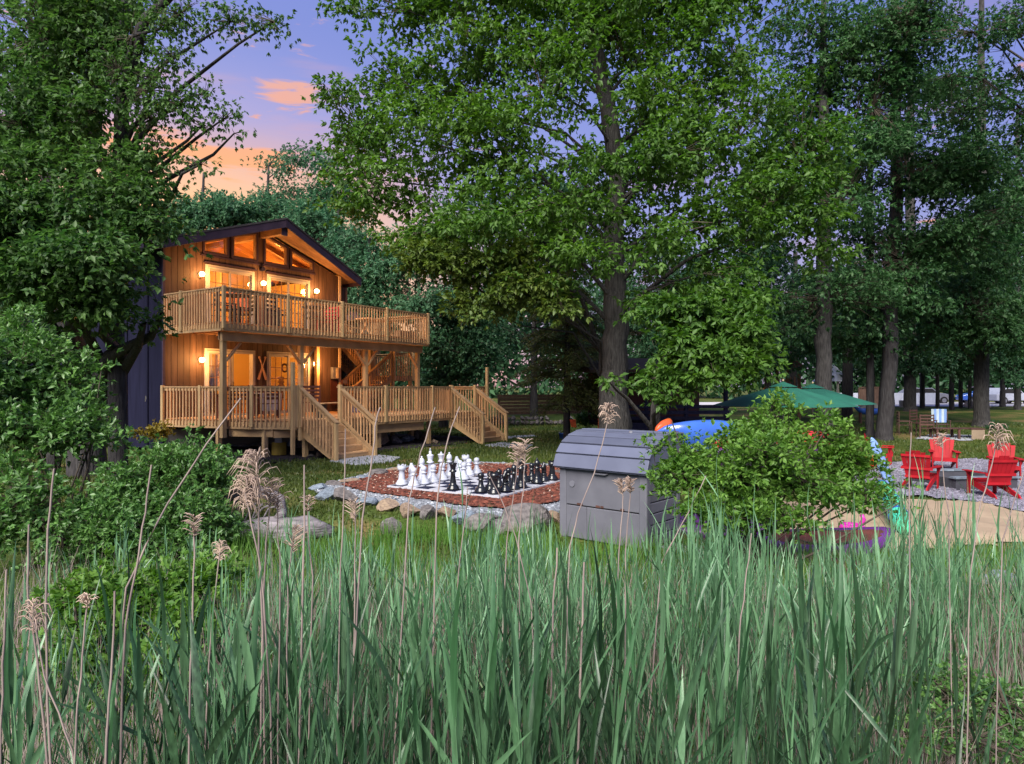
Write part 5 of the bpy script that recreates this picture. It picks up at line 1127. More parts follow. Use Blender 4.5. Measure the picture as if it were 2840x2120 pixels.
# ================================================================== TREES AND SHRUBS
def B(x, y, Y, rx, ry, dy=None, w=1.0):
    c = P(x, y, Y); a = rx*Y/F; b = ry*Y/F
    return (c, (a, dy if dy is not None else (a+b)/2*.9, b), w)
def tubes_np(segs, n=4):
    """segs: list of (points list, radii list) -> joined arrays"""
    Vs, Fs, o = [], [], 0
    ang = np.arange(n)*2*math.pi/n
    for pts, rad in segs:
        pts = np.asarray(pts, float); k = len(pts)
        d = unit(np.gradient(pts, axis=0)); ref = np.where(np.abs(d[:, 2:3]) < .9, [[0, 0, 1.0]], [[1.0, 0, 0]])
        r = unit(np.cross(d, ref)); u = np.cross(d, r); rad = np.asarray(rad, float)[:, None, None]
        ring = pts[:, None]+(r[:, None]*np.cos(ang)[None, :, None]+u[:, None]*np.sin(ang)[None, :, None])*rad
        Vs.append(ring.reshape(-1, 3)); i = np.arange(k-1)[:, None]*n+np.arange(n)[None]; j = np.arange(k-1)[:, None]*n+(np.arange(n)[None]+1) % n
        Fs.append(np.stack([i, j, j+n, i+n], -1).reshape(-1, 4)+o); o += k*n
    return np.concatenate(Vs), np.concatenate(Fs)
def crown_np(rng, blobs, nleaf, ls, lw, csize, flat=.4, droop=.25, shell=.55, gap=0.0, per=None, up=.9):
    vol = np.array([b[1][0]*b[1][1]*b[1][2] for b in blobs])**(2/3)*np.array([b[2] for b in blobs]); vol /= vol.sum()
    per = per or 45; ncl = max(8, nleaf//per); C, O_ = [], []
    for b, f in zip(blobs, vol):
        k = max(2, int(round(ncl*f))); ns = int(min(9, max(3, k/9))); R_ = np.array(b[1])
        su = unit(rng.normal(0, 1, (ns, 3))); sr = rng.uniform(.45, 1.0, ns); sc_ = su*sr[:, None]*R_; ss = rng.uniform(.22, .46, ns); j = rng.choice(ns, k, p=ss**2/np.sum(ss**2))
        u = unit(rng.normal(0, 1, (k, 3))+[0, 0, .25]); rr = rng.random(k)**(1/3)*(1-shell)+shell*rng.uniform(.7, 1.25, k)
        p = np.array(b[0])[None]+sc_[j]+u*(rr*ss[j])[:, None]*R_
        fr_ = rng.random(k) < .22; u2 = unit(rng.normal(0, 1, (k, 3))); p[fr_] = (np.array(b[0])[None]+u2*rng.uniform(.2, 1.12, k)[:, None]*R_)[fr_]; u[fr_] = u2[fr_]
        C.append(p); O_.append(unit(u+.6*su[j]))
    C = np.concatenate(C); O_ = np.concatenate(O_); n = len(C)
    sc = csize*rng.uniform(.55, 1.45, n); cnt = np.maximum(3, rng.poisson(per*(sc/csize)**1.5))
    idx = np.repeat(np.arange(n), cnt); m = len(idx)
    off = rng.normal(0, 1, (m, 3))*sc[idx][:, None]*[1, 1, flat]*.6
    off += O_[idx]*(rng.random((m, 1))-.5)*sc[idx][:, None]*1.1
    off[:, 2] -= .12*(off[:, 0]**2+off[:, 1]**2)/np.maximum(sc[idx], .1)
    # leaves come in little rosettes at the twig tips
    q = 5; keep = np.arange(0, m-m % q, q); off = off[keep]; ix = idx[keep]; mt = len(keep); m = mt*q
    td = unit(off*[1, 1, .5])+O_[ix]*.5+rng.normal(0, .3, (mt, 3)); td[:, 2] -= droop*.6; td = unit(td)
    pts = np.repeat(C[ix]+off, q, 0)+rng.normal(0, ls*.12, (m, 3)); d = np.repeat(td, q, 0)+rng.normal(0, .62, (m, 3)); d[:, 2] -= droop
    tn = rng.normal(0, .35, (mt, 3))+[0, 0, up]+O_[ix]*.4; nr = np.repeat(tn, q, 0)+rng.normal(0, .3, (m, 3))
    L_ = ls*rng.uniform(.65, 1.3, m)
    V, Fc = leaf_np(pts, d, nr, L_, L_*lw, .18)
    return V, Fc, C
def tree(name, label, cat, base, trunk, blobs, lm, nleaf, ls, bark='bark', lw=.5, csize=.45, group=None, seed=0, limbs=True, sides=12, twigs=True, flat=.4, droop=.25, limbr=.5, shell=.55, per=None, maxlimb=26):
    rng = np.random.default_rng(seed+101); base = Vector(base)
    t = thing(name, label, cat, base, 0, group)
    bp = np.array(base)
    tp = np.array([p[0] for p in trunk], float)-bp; tr = np.array([p[1] for p in trunk], float)
    tt = np.linspace(0, len(tp)-1, len(tp)*4-3); ti = np.stack([np.interp(tt, np.arange(len(tp)), tp[:, k]) for k in range(3)], 1); ri = np.interp(tt, np.arange(len(tp)), tr)
    ti[1:-1, :2] += rng.normal(0, .04, (len(ti)-2, 2))*ri[1:-1, None]*2
    n = sides; V, Fc = tubes_np([(ti, ri)], n)
    V = V.reshape(len(ti), n, 3); a = np.arange(n)
    wob = 1+.05*np.sin(a*3+seed)[None]+.03*rng.normal(0, 1, (len(ti), n)); V = ti[:, None]+(V-ti[:, None])*wob[..., None]
    me = np_mesh('trunk', V.reshape(-1, 3), Fc); me.polygons.foreach_set('use_smooth', [True]*len(me.polygons)); link('trunk', me, M[bark], t)
    V, Fc, C = crown_np(rng, blobs, nleaf, ls, lw, csize, flat, droop, shell, per=per)
    link('crown', np_mesh('crown', V-bp, Fc), lm if not isinstance(lm, str) else M[lm], t)
    # limbs from the trunk to every lobe, then twigs out to the leaf clusters
    ends = []
    if limbs:
        order = sorted(range(len(blobs)), key=lambda k: -blobs[k][1][0]*blobs[k][1][2])[:maxlimb]
        for k in order:
            c = np.array(blobs[k][0])-bp
            cand = np.where((ti[:, 2] < c[2]+.3) & (np.arange(len(ti)) > 1))[0]
            hd = np.linalg.norm((ti-c)[:, :2], axis=1)
            j = cand[np.argmin(np.abs(c[2]-.45*hd[cand]-ti[cand, 2]))] if len(cand) else len(ti)-1
            p0 = ti[j]; L_ = np.linalg.norm(c-p0)
            if L_ < .3: ends.append((c, .03)); continue
            m1 = p0+(c-p0)*.35+np.array([0, 0, .12*L_])+rng.normal(0, .05*L_, 3); m2 = p0+(c-p0)*.72+np.array([0, 0, .08*L_])+rng.normal(0, .05*L_, 3)
            r0 = min(ri[j]*limbr, .035*L_+.02)
            V, Fc = tubes_np([([p0, m1, m2, c], [r0, r0*.7, r0*.45, r0*.22])], 6)
            me = np_mesh('limb', V, Fc); me.polygons.foreach_set('use_smooth', [True]*len(me.polygons)); link('limb', me, M[bark], t)
            ends += [(m1, r0*.4), (m2, r0*.3), (c, r0*.22)]
    if twigs:
        E = np.array([e[0] for e in ends]) if ends else ti[-3:]; segs = []
        sel = C if len(C) < 900 else C[rng.choice(len(C), 900, False)]
        for c in sel:
            c = c-bp; j = np.argmin(np.linalg.norm(E-c, axis=1)); e = E[j]; L_ = np.linalg.norm(c-e)
            md = (e+c)/2+rng.normal(0, .08, 3)*L_; r0 = .006+.007*min(L_, 2.5)
            segs.append(([e, md, c], [r0, r0*.65, r0*.25]))
        V, Fc = tubes_np(segs, 3); link('twigs', np_mesh('twigs', V, Fc), M['twig'], t)['kind'] = 'stuff'
    return t
def trunk_px(lst, Y):                # (x, y, width px) list -> trunk points at distance Y
    r = []
    for e in lst: x, y, w = e[:3]; YY_ = e[3] if len(e) > 3 else Y; p = P(x, y, YY_); r.append((tuple(p), w*YY_/F/2))
    return r
# big tree in the middle
Y0 = 19.0; bz = gz(P(1705, 1072, Y0).x, Y0); b0 = P(1705, 1072, Y0); b0.z = bz
tr = [((b0.x, b0.y, bz-.15), .62), ((b0.x, b0.y, bz+.35), .48)]+trunk_px([(1702, 1100, 76), (1706, 950, 68), (1704, 800, 60), (1700, 640, 50), (1712, 500, 46), (1700, 380, 46), (1672, 240, 42), (1650, 100, 30), (1640, -60, 40), (1630, -250, 28)], Y0)
bl = [B(1360, 60, 19, 300, 150), B(1660, 30, 20.5, 300, 150), B(1920, 120, 18.5, 150, 220), B(1130, 30, 19, 150, 90, w=.8), B(1500, 250, 17.6, 150, 120, w=.8), B(1860, 250, 17.2, 130, 120),
      B(960, 240, 19, 70, 90, w=.6), B(1000, 360, 19.3, 120, 130), B(1150, 250, 19, 150, 130), B(1060, 500, 18.6, 160, 100), B(965, 590, 18.5, 70, 50, w=.7), B(1250, 400, 18, 190, 150), B(1420, 420, 17.4, 150, 130),
      B(1330, 600, 17.2, 210, 100), B(1180, 650, 17.8, 180, 90), B(1520, 560, 16.8, 140, 110), B(1700, 580, 16.6, 90, 60, w=.8), B(1740, 720, 16.4, 90, 60, w=.8), B(1690, 460, 16.6, 70, 50, w=.6), B(1650, 330, 17, 60, 40, w=.6), B(1600, 150, 17.5, 120, 80, w=.8), B(1640, 700, 16.6, 80, 60, w=.8), B(1780, 860, 16.6, 80, 50, w=.8), B(1620, 430, 16.8, 70, 60, w=.8), B(1800, 500, 20.5, 200, 200, w=.6), B(1550, 600, 20.5, 200, 200, w=.6), B(1700, 40, 17.5, 120, 70, w=.8), B(1890, 420, 17.0, 140, 140), B(2030, 400, 18, 190, 160), B(2220, 450, 17.6, 120, 130), B(2250, 380, 17.4, 80, 60, w=.7),
      B(2200, 640, 17.4, 140, 90), B(2000, 620, 17, 170, 110), B(1860, 670, 16.6, 100, 100, w=.8), B(2030, 120, 19, 100, 160, w=.8), B(1950, 760, 17.5, 160, 80), B(2150, 560, 17, 150, 90),
      B(1530, 780, 16.8, 120, 70), B(1680, -120, 19, 420, 120), B(1250, -100, 19, 300, 120), B(2000, -80, 19, 240, 120), B(1500, 120, 21.5, 400, 200, w=.4), B(1900, 350, 21.5, 300, 250, w=.35), B(1200, 330, 21.5, 260, 200, w=.3)]
tree('maple_tree', 'tall broad leafy tree with thick furrowed trunk behind the grey bin', 'tree', b0, tr, bl, 'leaf_mid', 138000, .15, csize=.38, seed=1, sides=24, lw=.5, limbr=.24, shell=.5, maxlimb=30)
# low boughs of the same tree, cottage lamplight painted into a yellowish leaf colour
bl = [B(1270, 750, 17.2, 110, 50), B(1460, 790, 17, 110, 50), B(1330, 840, 17.2, 80, 40), B(1560, 850, 16.8, 50, 40, w=.6), B(1230, 690, 17.2, 110, 50), B(1400, 720, 17.2, 90, 50)]
t2 = tree('understory_tree', 'lower boughs, yellow-green from painted lamplight, left of the big trunk facing the balcony', 'tree', (P(1668, 1072, 19.9).x, 19.9, 0), [((P(1668, 1072, 19.9).x, 19.9, -.1), .09), (tuple(P(1668, 980, 19.8)), .08), (tuple(P(1610, 820, 18.6)), .06), (tuple(P(1480, 740, 17.6)), .04)], bl, leaf_mat('maple_leaf_lamp_tint', (.045, .10, .018), (.15, .20, .038), (.30, .25, .05)), 12000, .14, csize=.3, seed=2, lw=.55)
# low hanging boughs right of the trunk
bl = [B(1960, 870, 15.5, 90, 50), B(2070, 930, 15.2, 80, 60), B(1870, 960, 15, 80, 45), B(1960, 985, 14.8, 100, 45), B(1900, 1050, 14.8, 90, 36), B(2060, 1030, 15, 80, 45), B(2060, 820, 15.5, 60, 40), B(1810, 1050, 14.6, 50, 26, w=.8), B(1830, 1100, 14.6, 40, 20, w=.6), B(1690, 1060, 15, 26, 16, w=.4), B(2120, 980, 15.2, 40, 40, w=.7), B(1890, 860, 15.5, 60, 40), B(1990, 930, 16.2, 120, 80)]
bb = P(1815, 1072, 16.5); bb.z = gz(bb.x, bb.y)
tree('young_maple', 'bright green young tree with low hanging boughs right of the big trunk', 'tree', bb, [((bb.x, bb.y, bb.z-.1), .14), (tuple(P(1820, 1050, 16.4)), .12), (tuple(P(1870, 950, 16)), .09), (tuple(P(1930, 860, 15.8)), .05)], bl, 'leaf_mid', 19000, .15, csize=.27, seed=3, lw=.5)
# left group
bl = [B(120, 100, 13.5, 240, 180, w=.55), B(270, 140, 13.5, 100, 150, w=.6), B(60, 350, 13, 160, 150), B(220, 330, 13, 90, 80, w=.7), B(120, 560, 12.6, 240, 110), B(310, 560, 12.4, 120, 110), B(400, 600, 12.3, 70, 70),
      B(200, 730, 12, 220, 120), B(275, 760, 12.1, 90, 70), B(60, 800, 12, 160, 120), B(290, 860, 12, 80, 26), B(220, 840, 11.8, 110, 40), B(420, 500, 12.6, 55, 60, w=.8), B(0, 620, 12, 120, 200), B(270, 700, 11.2, 130, 60), B(400, 895, 12.3, 40, 20, w=.8), B(450, 870, 12.4, 25, 12, w=.5), B(350, 440, 12.8, 70, 70, w=.8), B(60, 260, 16, 160, 180, w=.25)]
bb = P(205, 1072, 15.5); bb.z = 0
tr = [((bb.x+.3, bb.y, -.1), .42), (tuple(P(228, 1000, 15.5)), .34), (tuple(P(190, 880, 15.3)), .28), (tuple(P(190, 640, 15)), .22), (tuple(P(245, 420, 15)), .22), (tuple(P(270, 200, 15)), .18), (tuple(P(330, 60, 15)), .14), (tuple(P(380, -80, 15)), .10)]
tree('oak_tree', 'large leafy tree with leaning trunk over the left corner of the cottage', 'tree', bb, tr, bl, 'leaf_left', 66000, .115, 'bark_d', csize=.36, seed=4, lw=.55, sides=16, maxlimb=22)
bb = P(140, 1072, 16.5); bb.z = 0
tree('slim_oak', 'slimmer dark trunk standing left of the leaning tree at the left edge', 'tree', bb, [((bb.x, bb.y, -.1), .22), (tuple(P(140, 700, 16.5)), .19), (tuple(P(135, 420, 16.5)), .17), (tuple(P(150, 200, 16.5)), .14), (tuple(P(160, -60, 16.5)), .1)],
     [B(160, 0, 16.5, 230, 130), B(40, 160, 16.5, 110, 130), B(240, 30, 16, 80, 70), B(20, 420, 16.5, 80, 100)], 'leaf_left', 13000, .12, 'bark_d', csize=.42, seed=5)
# airy overhanging boughs against the sky, hardly any mass
bl = [B(500, 40, 12.5, 130, 45), B(640, 60, 12.5, 100, 40), B(760, 60, 12.5, 60, 30, w=.5), B(470, 150, 12.5, 90, 50, w=.7), B(420, 250, 12.6, 80, 60), B(500, 290, 12.6, 80, 50), B(570, 260, 12.6, 60, 40, w=.6), B(620, 330, 12.6, 60, 30, w=.6), B(560, 350, 12.6, 70, 26, w=.6), B(650, 370, 12.6, 40, 20, w=.4), B(430, 400, 12.8, 50, 40, w=.6), B(560, 455, 12.4, 60, 22, w=.8), B(420, 330, 12.8, 60, 60, w=.6), B(330, 200, 12.8, 60, 90)]
bb = P(330, 1072, 14.5); bb.z = 0
tree('birch_tree', 'airy dark tree whose thin drooping boughs cross the sunset sky', 'tree', bb, [((bb.x, bb.y, -.1), .2), (tuple(P(320, 800, 14.2)), .17), (tuple(P(330, 500, 13.8)), .15), (tuple(P(340, 250, 13.4)), .13), (tuple(P(400, 60, 13)), .1), (tuple(P(480, -20, 12.7)), .07)], bl, 'leaf_left', 9000, .075, 'bark_d', csize=.26, seed=6, per=14, lw=.55, shell=.3, limbr=.4, flat=.55, droop=.5)
# right group
def rtree(label, x, ybase, w, Y, blobs, n, seed, ls=.17, lm='leaf_right', top=-60, lean=0, csize=.5, name='shade_tree', **k):
    b = P(x, ybase, Y); z = gz(b.x, b.y)
    tr = [((b.x, b.y, z-.2), w*Y/F*.62), ((b.x, b.y, z+.35), w*Y/F*.47)]+trunk_px([(x+lean*.3, ybase-120, w*.86), (x+lean*.6, 800, w*.86), (x+lean, 550, w*.7), (x+lean, 300, w*.5), (x+lean, top, w*.25)], Y)
    return tree(name, label, 'tree', (b.x, b.y, z), tr, blobs, lm, n, ls, csize=csize, seed=seed, group='trees on the right lawn', **k)
rtree('tall tree right of the umbrellas, its trunk forking low', 2285, 1115, 48, 26, [B(2330, 150, 26, 160, 170), B(2200, 300, 27, 120, 120), B(2420, 300, 25, 150, 150), B(2330, 560, 25, 160, 130), B(2480, 120, 26, 130, 150), B(2150, 80, 27, 60, 120, w=.5), B(2300, 820, 26, 170, 110)], 46000, 20, ls=.16)
rtree('leaning dark trunk behind the left red chair', 2452, 1212, 44, 29, [B(2520, 480, 28, 200, 130), B(2680, 420, 28, 150, 140), B(2500, 720, 28, 200, 120), B(2640, 640, 28, 180, 130), B(2620, 240, 28, 160, 80)], 44000, 21, ls=.17, lean=34, bark='bark_d')
rtree('slender dark trunk between the umbrellas and the leaning trunk', 2412, 1195, 22, 30, [B(2380, 930, 30, 150, 60), B(2450, 850, 30, 160, 70)], 9000, 22, ls=.18, bark='bark_d', top=500)
rtree('pale double trunk on the far lawn behind the brown chairs', 2525, 1142, 34, 42, [B(2560, 960, 41, 160, 70), B(2650, 1000, 41, 120, 50), B(2560, 850, 42, 200, 80)], 17000, 23, ls=.22, lm='leaf_fardark')
rtree('thick flared trunk with a bush at its foot on the right lawn', 2722, 1200, 44, 33, [B(2760, 700, 32, 130, 160), B(2700, 860, 31, 150, 90), B(2800, 920, 31, 100, 70), B(2840, 560, 32, 70, 140), B(2600, 900, 32, 120, 80), B(2780, 540, 32, 100, 60)], 34000, 24, ls=.18)
rtree('thin trunk at the right edge of the lawn', 2822, 1140, 18, 44, [B(2800, 1000, 43, 100, 50), B(2860, 900, 43, 110, 120)], 10000, 25, ls=.24, lm='leaf_fardark', bark='bark_d', top=500)
rtree('upper boughs of the tree at the right edge against the sky', 2905, 1250, 34, 24, [B(2700, 90, 22, 150, 40, w=.5), B(2800, 60, 22, 130, 70, w=.6), B(2830, 190, 23, 80, 24, w=.4), B(2640, 210, 23, 100, 26, w=.4), B(2700, 300, 24, 160, 50, w=.7), B(2850, 380, 24, 60, 60), B(2560, 40, 24, 130, 90)], 17000, 26, ls=.12, csize=.36, per=22)
for i, (x, Y, w, yb) in enumerate([(2640, 44, 12, 1140), (2600, 46, 9, 1138), (2665, 47, 9, 1136), (2558, 48, 11, 1138), (2690, 46, 8, 1138), (2350, 36, 26, 1165), (2200, 40, 20, 1150)]):
    lbs = ['slim dark far trunk left of the thick flared one', 'very slim far trunk in the middle of the far lawn edge', 'slim far trunk just left of the earth mound', 'slim far trunk right of the pale double trunk', 'thin far sapling trunk beside the thick flared one', 'brown shaded trunk behind the tips of the umbrellas', 'dark trunk above the front umbrella']
    b = P(x, yb, Y); z = gz(b.x, b.y)
    tree('slim_tree', lbs[i], 'tree', (b.x, b.y, z), [((b.x, b.y, z-.1), w*Y/F*.6), (tuple(P(x, 950, Y)), w*Y/F*.5), (tuple(P(x+6, 700, Y)), w*Y/F*.3)], [B(x, 930-20*(i % 3), Y, 90, 60), B(x+60, 800, Y, 80, 70)], 'leaf_fardark', 4500, .28, 'bark_d', csize=.6, seed=40+i, group='slim trees at the far lawn edge', twigs=False, sides=8)
# background trees behind the cottage and between
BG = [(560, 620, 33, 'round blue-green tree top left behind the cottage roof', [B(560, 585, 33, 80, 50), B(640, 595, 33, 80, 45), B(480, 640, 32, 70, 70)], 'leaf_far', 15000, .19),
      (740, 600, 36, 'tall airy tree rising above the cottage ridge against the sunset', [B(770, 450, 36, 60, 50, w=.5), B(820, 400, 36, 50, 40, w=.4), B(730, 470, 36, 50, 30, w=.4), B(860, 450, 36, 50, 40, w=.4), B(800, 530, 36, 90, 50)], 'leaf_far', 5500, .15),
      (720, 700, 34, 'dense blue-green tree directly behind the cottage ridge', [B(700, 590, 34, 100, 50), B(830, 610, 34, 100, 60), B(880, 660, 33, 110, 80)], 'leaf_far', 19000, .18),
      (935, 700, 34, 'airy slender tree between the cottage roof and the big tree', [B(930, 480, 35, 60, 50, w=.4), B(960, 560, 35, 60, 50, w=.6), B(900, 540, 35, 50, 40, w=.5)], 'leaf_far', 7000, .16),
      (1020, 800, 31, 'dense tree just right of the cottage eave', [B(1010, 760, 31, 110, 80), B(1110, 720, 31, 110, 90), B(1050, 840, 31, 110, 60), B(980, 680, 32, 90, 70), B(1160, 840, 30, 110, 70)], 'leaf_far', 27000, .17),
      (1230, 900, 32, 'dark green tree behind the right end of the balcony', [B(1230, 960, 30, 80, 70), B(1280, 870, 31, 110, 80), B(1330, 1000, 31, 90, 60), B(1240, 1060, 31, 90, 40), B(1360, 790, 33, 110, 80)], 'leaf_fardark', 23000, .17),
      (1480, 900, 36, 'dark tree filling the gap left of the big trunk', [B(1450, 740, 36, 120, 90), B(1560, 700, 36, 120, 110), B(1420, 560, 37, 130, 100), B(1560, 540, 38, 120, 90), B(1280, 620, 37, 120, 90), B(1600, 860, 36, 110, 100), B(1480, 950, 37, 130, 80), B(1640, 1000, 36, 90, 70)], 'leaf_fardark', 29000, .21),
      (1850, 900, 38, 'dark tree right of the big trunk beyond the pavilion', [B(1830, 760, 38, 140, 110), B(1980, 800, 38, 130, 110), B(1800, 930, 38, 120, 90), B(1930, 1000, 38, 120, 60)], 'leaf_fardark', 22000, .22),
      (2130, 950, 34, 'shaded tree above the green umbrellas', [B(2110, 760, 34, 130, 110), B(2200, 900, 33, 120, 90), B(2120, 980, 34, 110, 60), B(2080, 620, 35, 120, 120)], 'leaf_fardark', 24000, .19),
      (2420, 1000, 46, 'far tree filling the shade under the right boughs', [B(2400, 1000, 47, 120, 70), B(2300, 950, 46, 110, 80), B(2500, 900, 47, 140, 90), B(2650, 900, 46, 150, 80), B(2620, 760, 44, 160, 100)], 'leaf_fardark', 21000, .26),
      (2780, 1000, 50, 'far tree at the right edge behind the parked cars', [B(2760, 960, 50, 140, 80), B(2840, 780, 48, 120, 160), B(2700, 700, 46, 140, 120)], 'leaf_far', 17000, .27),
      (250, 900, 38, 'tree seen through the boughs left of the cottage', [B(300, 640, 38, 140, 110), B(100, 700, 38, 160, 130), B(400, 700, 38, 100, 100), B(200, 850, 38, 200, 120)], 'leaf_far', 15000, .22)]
for i, (x, y, Y, lb, bl, lm, n, ls) in enumerate(BG):
    b = P(x, 1072, Y); z = gz(b.x, b.y); tx = P(x, y, Y)
    tree('background_tree', lb, 'tree', (b.x, b.y, z), [((b.x, b.y, z-.2), .22), ((b.x, b.y, (z+tx.z)/2), .16), (tuple(tx), .11), (tuple(P(x+5, min(b_[0].z for b_ in bl)*0+y-140, Y)), .05)], bl, lm, n, ls, 'bark_d', csize=.55, seed=60+i, sides=8, group='trees behind the cottage and lawn')
# fir
fb = G(1572, 1224); rng = np.random.default_rng(9)
ft = thing('fir_tree', 'dark shaggy fir with slim trunk between the porch and the big tree', 'tree', fb)
top = P(1572, 620, fb.y).z-fb.z
V, Fc = tubes_np([([[0, 0, -.1], [0, 0, 2], [.05, 0, top]], [.14, .12, .02])], 10); link('trunk', np_mesh('trunk', V, Fc), M['bark_d'], ft)
segs = []; PT = []; DR = []
for k in range(150):
    z = 1.25+(top-1.25)*(k/150)**1.0; f = (z-1.2)/(top-1.2); r = (1-f)**.8*2.15+.15; a = rng.uniform(0, 6.28); r *= rng.uniform(.7, 1.12)
    d = np.array([math.cos(a), math.sin(a), 0]); p0 = np.array([0, 0, z]); p1 = p0+d*r*.6+[0, 0, .05]; p2 = p0+d*r+[0, 0, -.18*r]
    segs.append(([p0, p1, p2], [.022, .014, .004])); m_ = int(170*r/1.6)
    u_ = rng.random(m_)**.75; q = np.where(u_[:, None] < .6, p0+(p1-p0)*(u_[:, None]/.6), p1+(p2-p1)*((u_[:, None]-.6)/.4))
    sd_ = np.array([-d[1], d[0], 0]); w_ = rng.normal(0, .28, m_)*(1.1-u_*.7)*r*.5
    PT.append(q+sd_*w_[:, None]+rng.normal(0, .04, (m_, 3))-[0, 0, .05]); DR.append(d+sd_*np.sign(w_)[:, None]*.8+rng.normal(0, .3, (m_, 3))-[0, 0, .35])
PT = np.concatenate(PT); DR = np.concatenate(DR)
V, Fc = leaf_np(PT, DR, rng.normal(0, .4, PT.shape)+[0, 0, 1], rng.uniform(.10, .20, len(PT)), .05, .1); link('crown', np_mesh('crown', V, Fc), M['leaf_fir'], ft)
V, Fc = tubes_np(segs, 4); link('limbs', np_mesh('limbs', V, Fc), M['twig'], ft)['kind'] = 'stuff'
# far belt of woodland that closes the view
rng = np.random.default_rng(77)
nb_ = 46000; a = rng.uniform(-1.05, 1.05, nb_)*1.0; Rr = rng.uniform(84, 98, nb_); X = np.sin(a)*Rr; Yb = np.cos(a)*Rr
hh = 13+3.0*np.sin(a*9)+1.5*np.sin(a*23+1)+1.0*np.sin(a*51); zf = rng.random(nb_)**.8; Z = .2+zf*hh
cl = rng.normal(0, 1, (nb_//40, 3)); ci = rng.integers(0, len(cl), nb_)
pt = np.stack([X, Yb, Z], 1); V, Fc = leaf_np(pt, rng.normal(0, 1, pt.shape)-[0, 0, .3], rng.normal(0, .5, pt.shape)+[0, -.3, .8], rng.uniform(.8, 1.5, nb_), .55, .15)
tag(link('far_woodland', np_mesh('far_woodland', V, Fc), M['leaf_fardark']), 'far belt of woodland closing the view behind the lawn', kind='stuff')

# shrubs
def shrub(label, base, blobs, lm, n, ls, seed, csize=.16, stems=14, per=30, name='shrub', lw=.48, **k):
    rng = np.random.default_rng(seed); base = Vector(base); t = thing(name, label, 'bush', base, 0); bp = np.array(base)
    V, Fc, C = crown_np(rng, blobs, n, ls, lw, csize, .6, -.1, .45, per=per, up=.6); link('foliage', np_mesh('foliage', V-bp, Fc), lm if not isinstance(lm, str) else M[lm], t)
    E = [np.array(b[0])-bp for b in blobs]; segs = []
    for i in range(stems):
        c = E[i % len(E)]+rng.normal(0, .12, 3); s0 = np.array([rng.normal(0, .07), rng.normal(0, .07), -.05]); md = s0*.5+c*.45+rng.normal(0, .07, 3); md[2] += .05
        V, Fc = tubes_np([([s0, md, c], [.022, .014, .007])], 6); link('stem', np_mesh('stem', V, Fc), M['twig'], t)
    for c in (C if len(C) < 700 else C[rng.choice(len(C), 700, False)]):
        c = c-bp; j = min(range(len(E)), key=lambda q: np.linalg.norm(E[q]-c)); md = (E[j]+c)/2+rng.normal(0, .05, 3); segs.append(([E[j], md, c], [.006, .004, .002]))
    V, Fc = tubes_np(segs, 3); link('twigs', np_mesh('twigs', V, Fc), M['twig'], t)['kind'] = 'stuff'
    return t
shrub('large round bright green shrub right of the grey bin', G(2055, 1610), [B(2150, 1190, 8.2, 90, 70), B(2290, 1220, 8.2, 90, 60), B(2030, 1235, 8.1, 100, 50), B(1900, 1270, 7.9, 90, 45), B(1810, 1240, 7.9, 40, 26, w=.7), B(2360, 1290, 8.3, 70, 60), B(1900, 1320, 7.7, 100, 50), B(2050, 1330, 7.6, 130, 70), B(2220, 1330, 7.7, 140, 70), B(2400, 1370, 8.0, 90, 40, w=.8),
      B(2060, 1430, 7.3, 120, 46), B(1960, 1410, 7.4, 70, 40), B(2160, 1440, 7.4, 90, 34), B(2470, 1400, 8.0, 45, 20, w=.5), B(2430, 1320, 8.2, 30, 30, w=.5), B(2150, 1125, 8.4, 40, 32), B(2120, 1260, 7.4, 120, 60)], 'leaf_lime', 26000, .062, 5, csize=.13, stems=22)
shrub('big dark leafy shrub filling the left edge below the tree', (P(150, 1072, 8.9).x, 8.9, gz(P(150, 1072, 8.9).x, 8.9)), [B(60, 1010, 9.5, 130, 90), B(140, 1080, 9.6, 100, 80), B(235, 1010, 10, 36, 44, w=.8), B(240, 1090, 10, 36, 50, w=.8), B(80, 1200, 9, 150, 100), B(215, 1200, 9.2, 90, 60), B(80, 1390, 8.2, 150, 110), B(275, 1165, 9.8, 36, 30, w=.7), B(-60, 1150, 9, 100, 220), B(60, 920, 10, 100, 50)], 'leaf_bush', 26000, .085, 6, csize=.18, stems=18)
shrub('rounded dark green shrub in front of the porch left end', G(480, 1560), [B(500, 1260, 9.6, 90, 50), B(420, 1330, 9.2, 130, 80), B(560, 1330, 9.4, 90, 70), B(350, 1430, 8.6, 130, 90), B(500, 1440, 8.8, 130, 80), B(600, 1300, 9.6, 50, 40), B(250, 1480, 8.2, 120, 90), B(420, 1520, 8.3, 130, 60), B(580, 1440, 9, 60, 50), B(530, 1210, 9.8, 30, 22, w=.8), B(610, 1260, 9.8, 26, 20, w=.7)], 'leaf_bush', 26000, .07, 7, csize=.16, stems=18)
shrub('low yellow-green shrub in front among the reeds at left', G(350, 2050), [B(240, 1660, 5.2, 90, 70), B(360, 1640, 5.3, 90, 50), B(500, 1620, 5.6, 80, 50), B(600, 1600, 5.8, 70, 40), B(330, 1740, 5, 120, 70), B(480, 1710, 5.2, 110, 60), B(250, 1800, 4.8, 100, 70), B(560, 1690, 5.5, 90, 40), B(400, 1850, 4.6, 130, 70)], 'leaf_lime', 13000, .062, 8, csize=.13, stems=16, per=22)
shrub('small plant with gold leaves at the foot of the dark side wall', G(420, 1215), [B(420, 1195, 19.3, 40, 16), B(450, 1188, 19.3, 26, 16), B(380, 1200, 19.0, 26, 12)], 'leaf_gold', 1500, .09, 9, csize=.15, stems=6)
shrub('dark spiky bush at the foot of the thick flared trunk', G(2755, 1205), [B(2752, 1190, 32, 16, 14), B(2762, 1180, 32, 10, 12)], 'leaf_fardark', 900, .14, 10, csize=.2, stems=5)
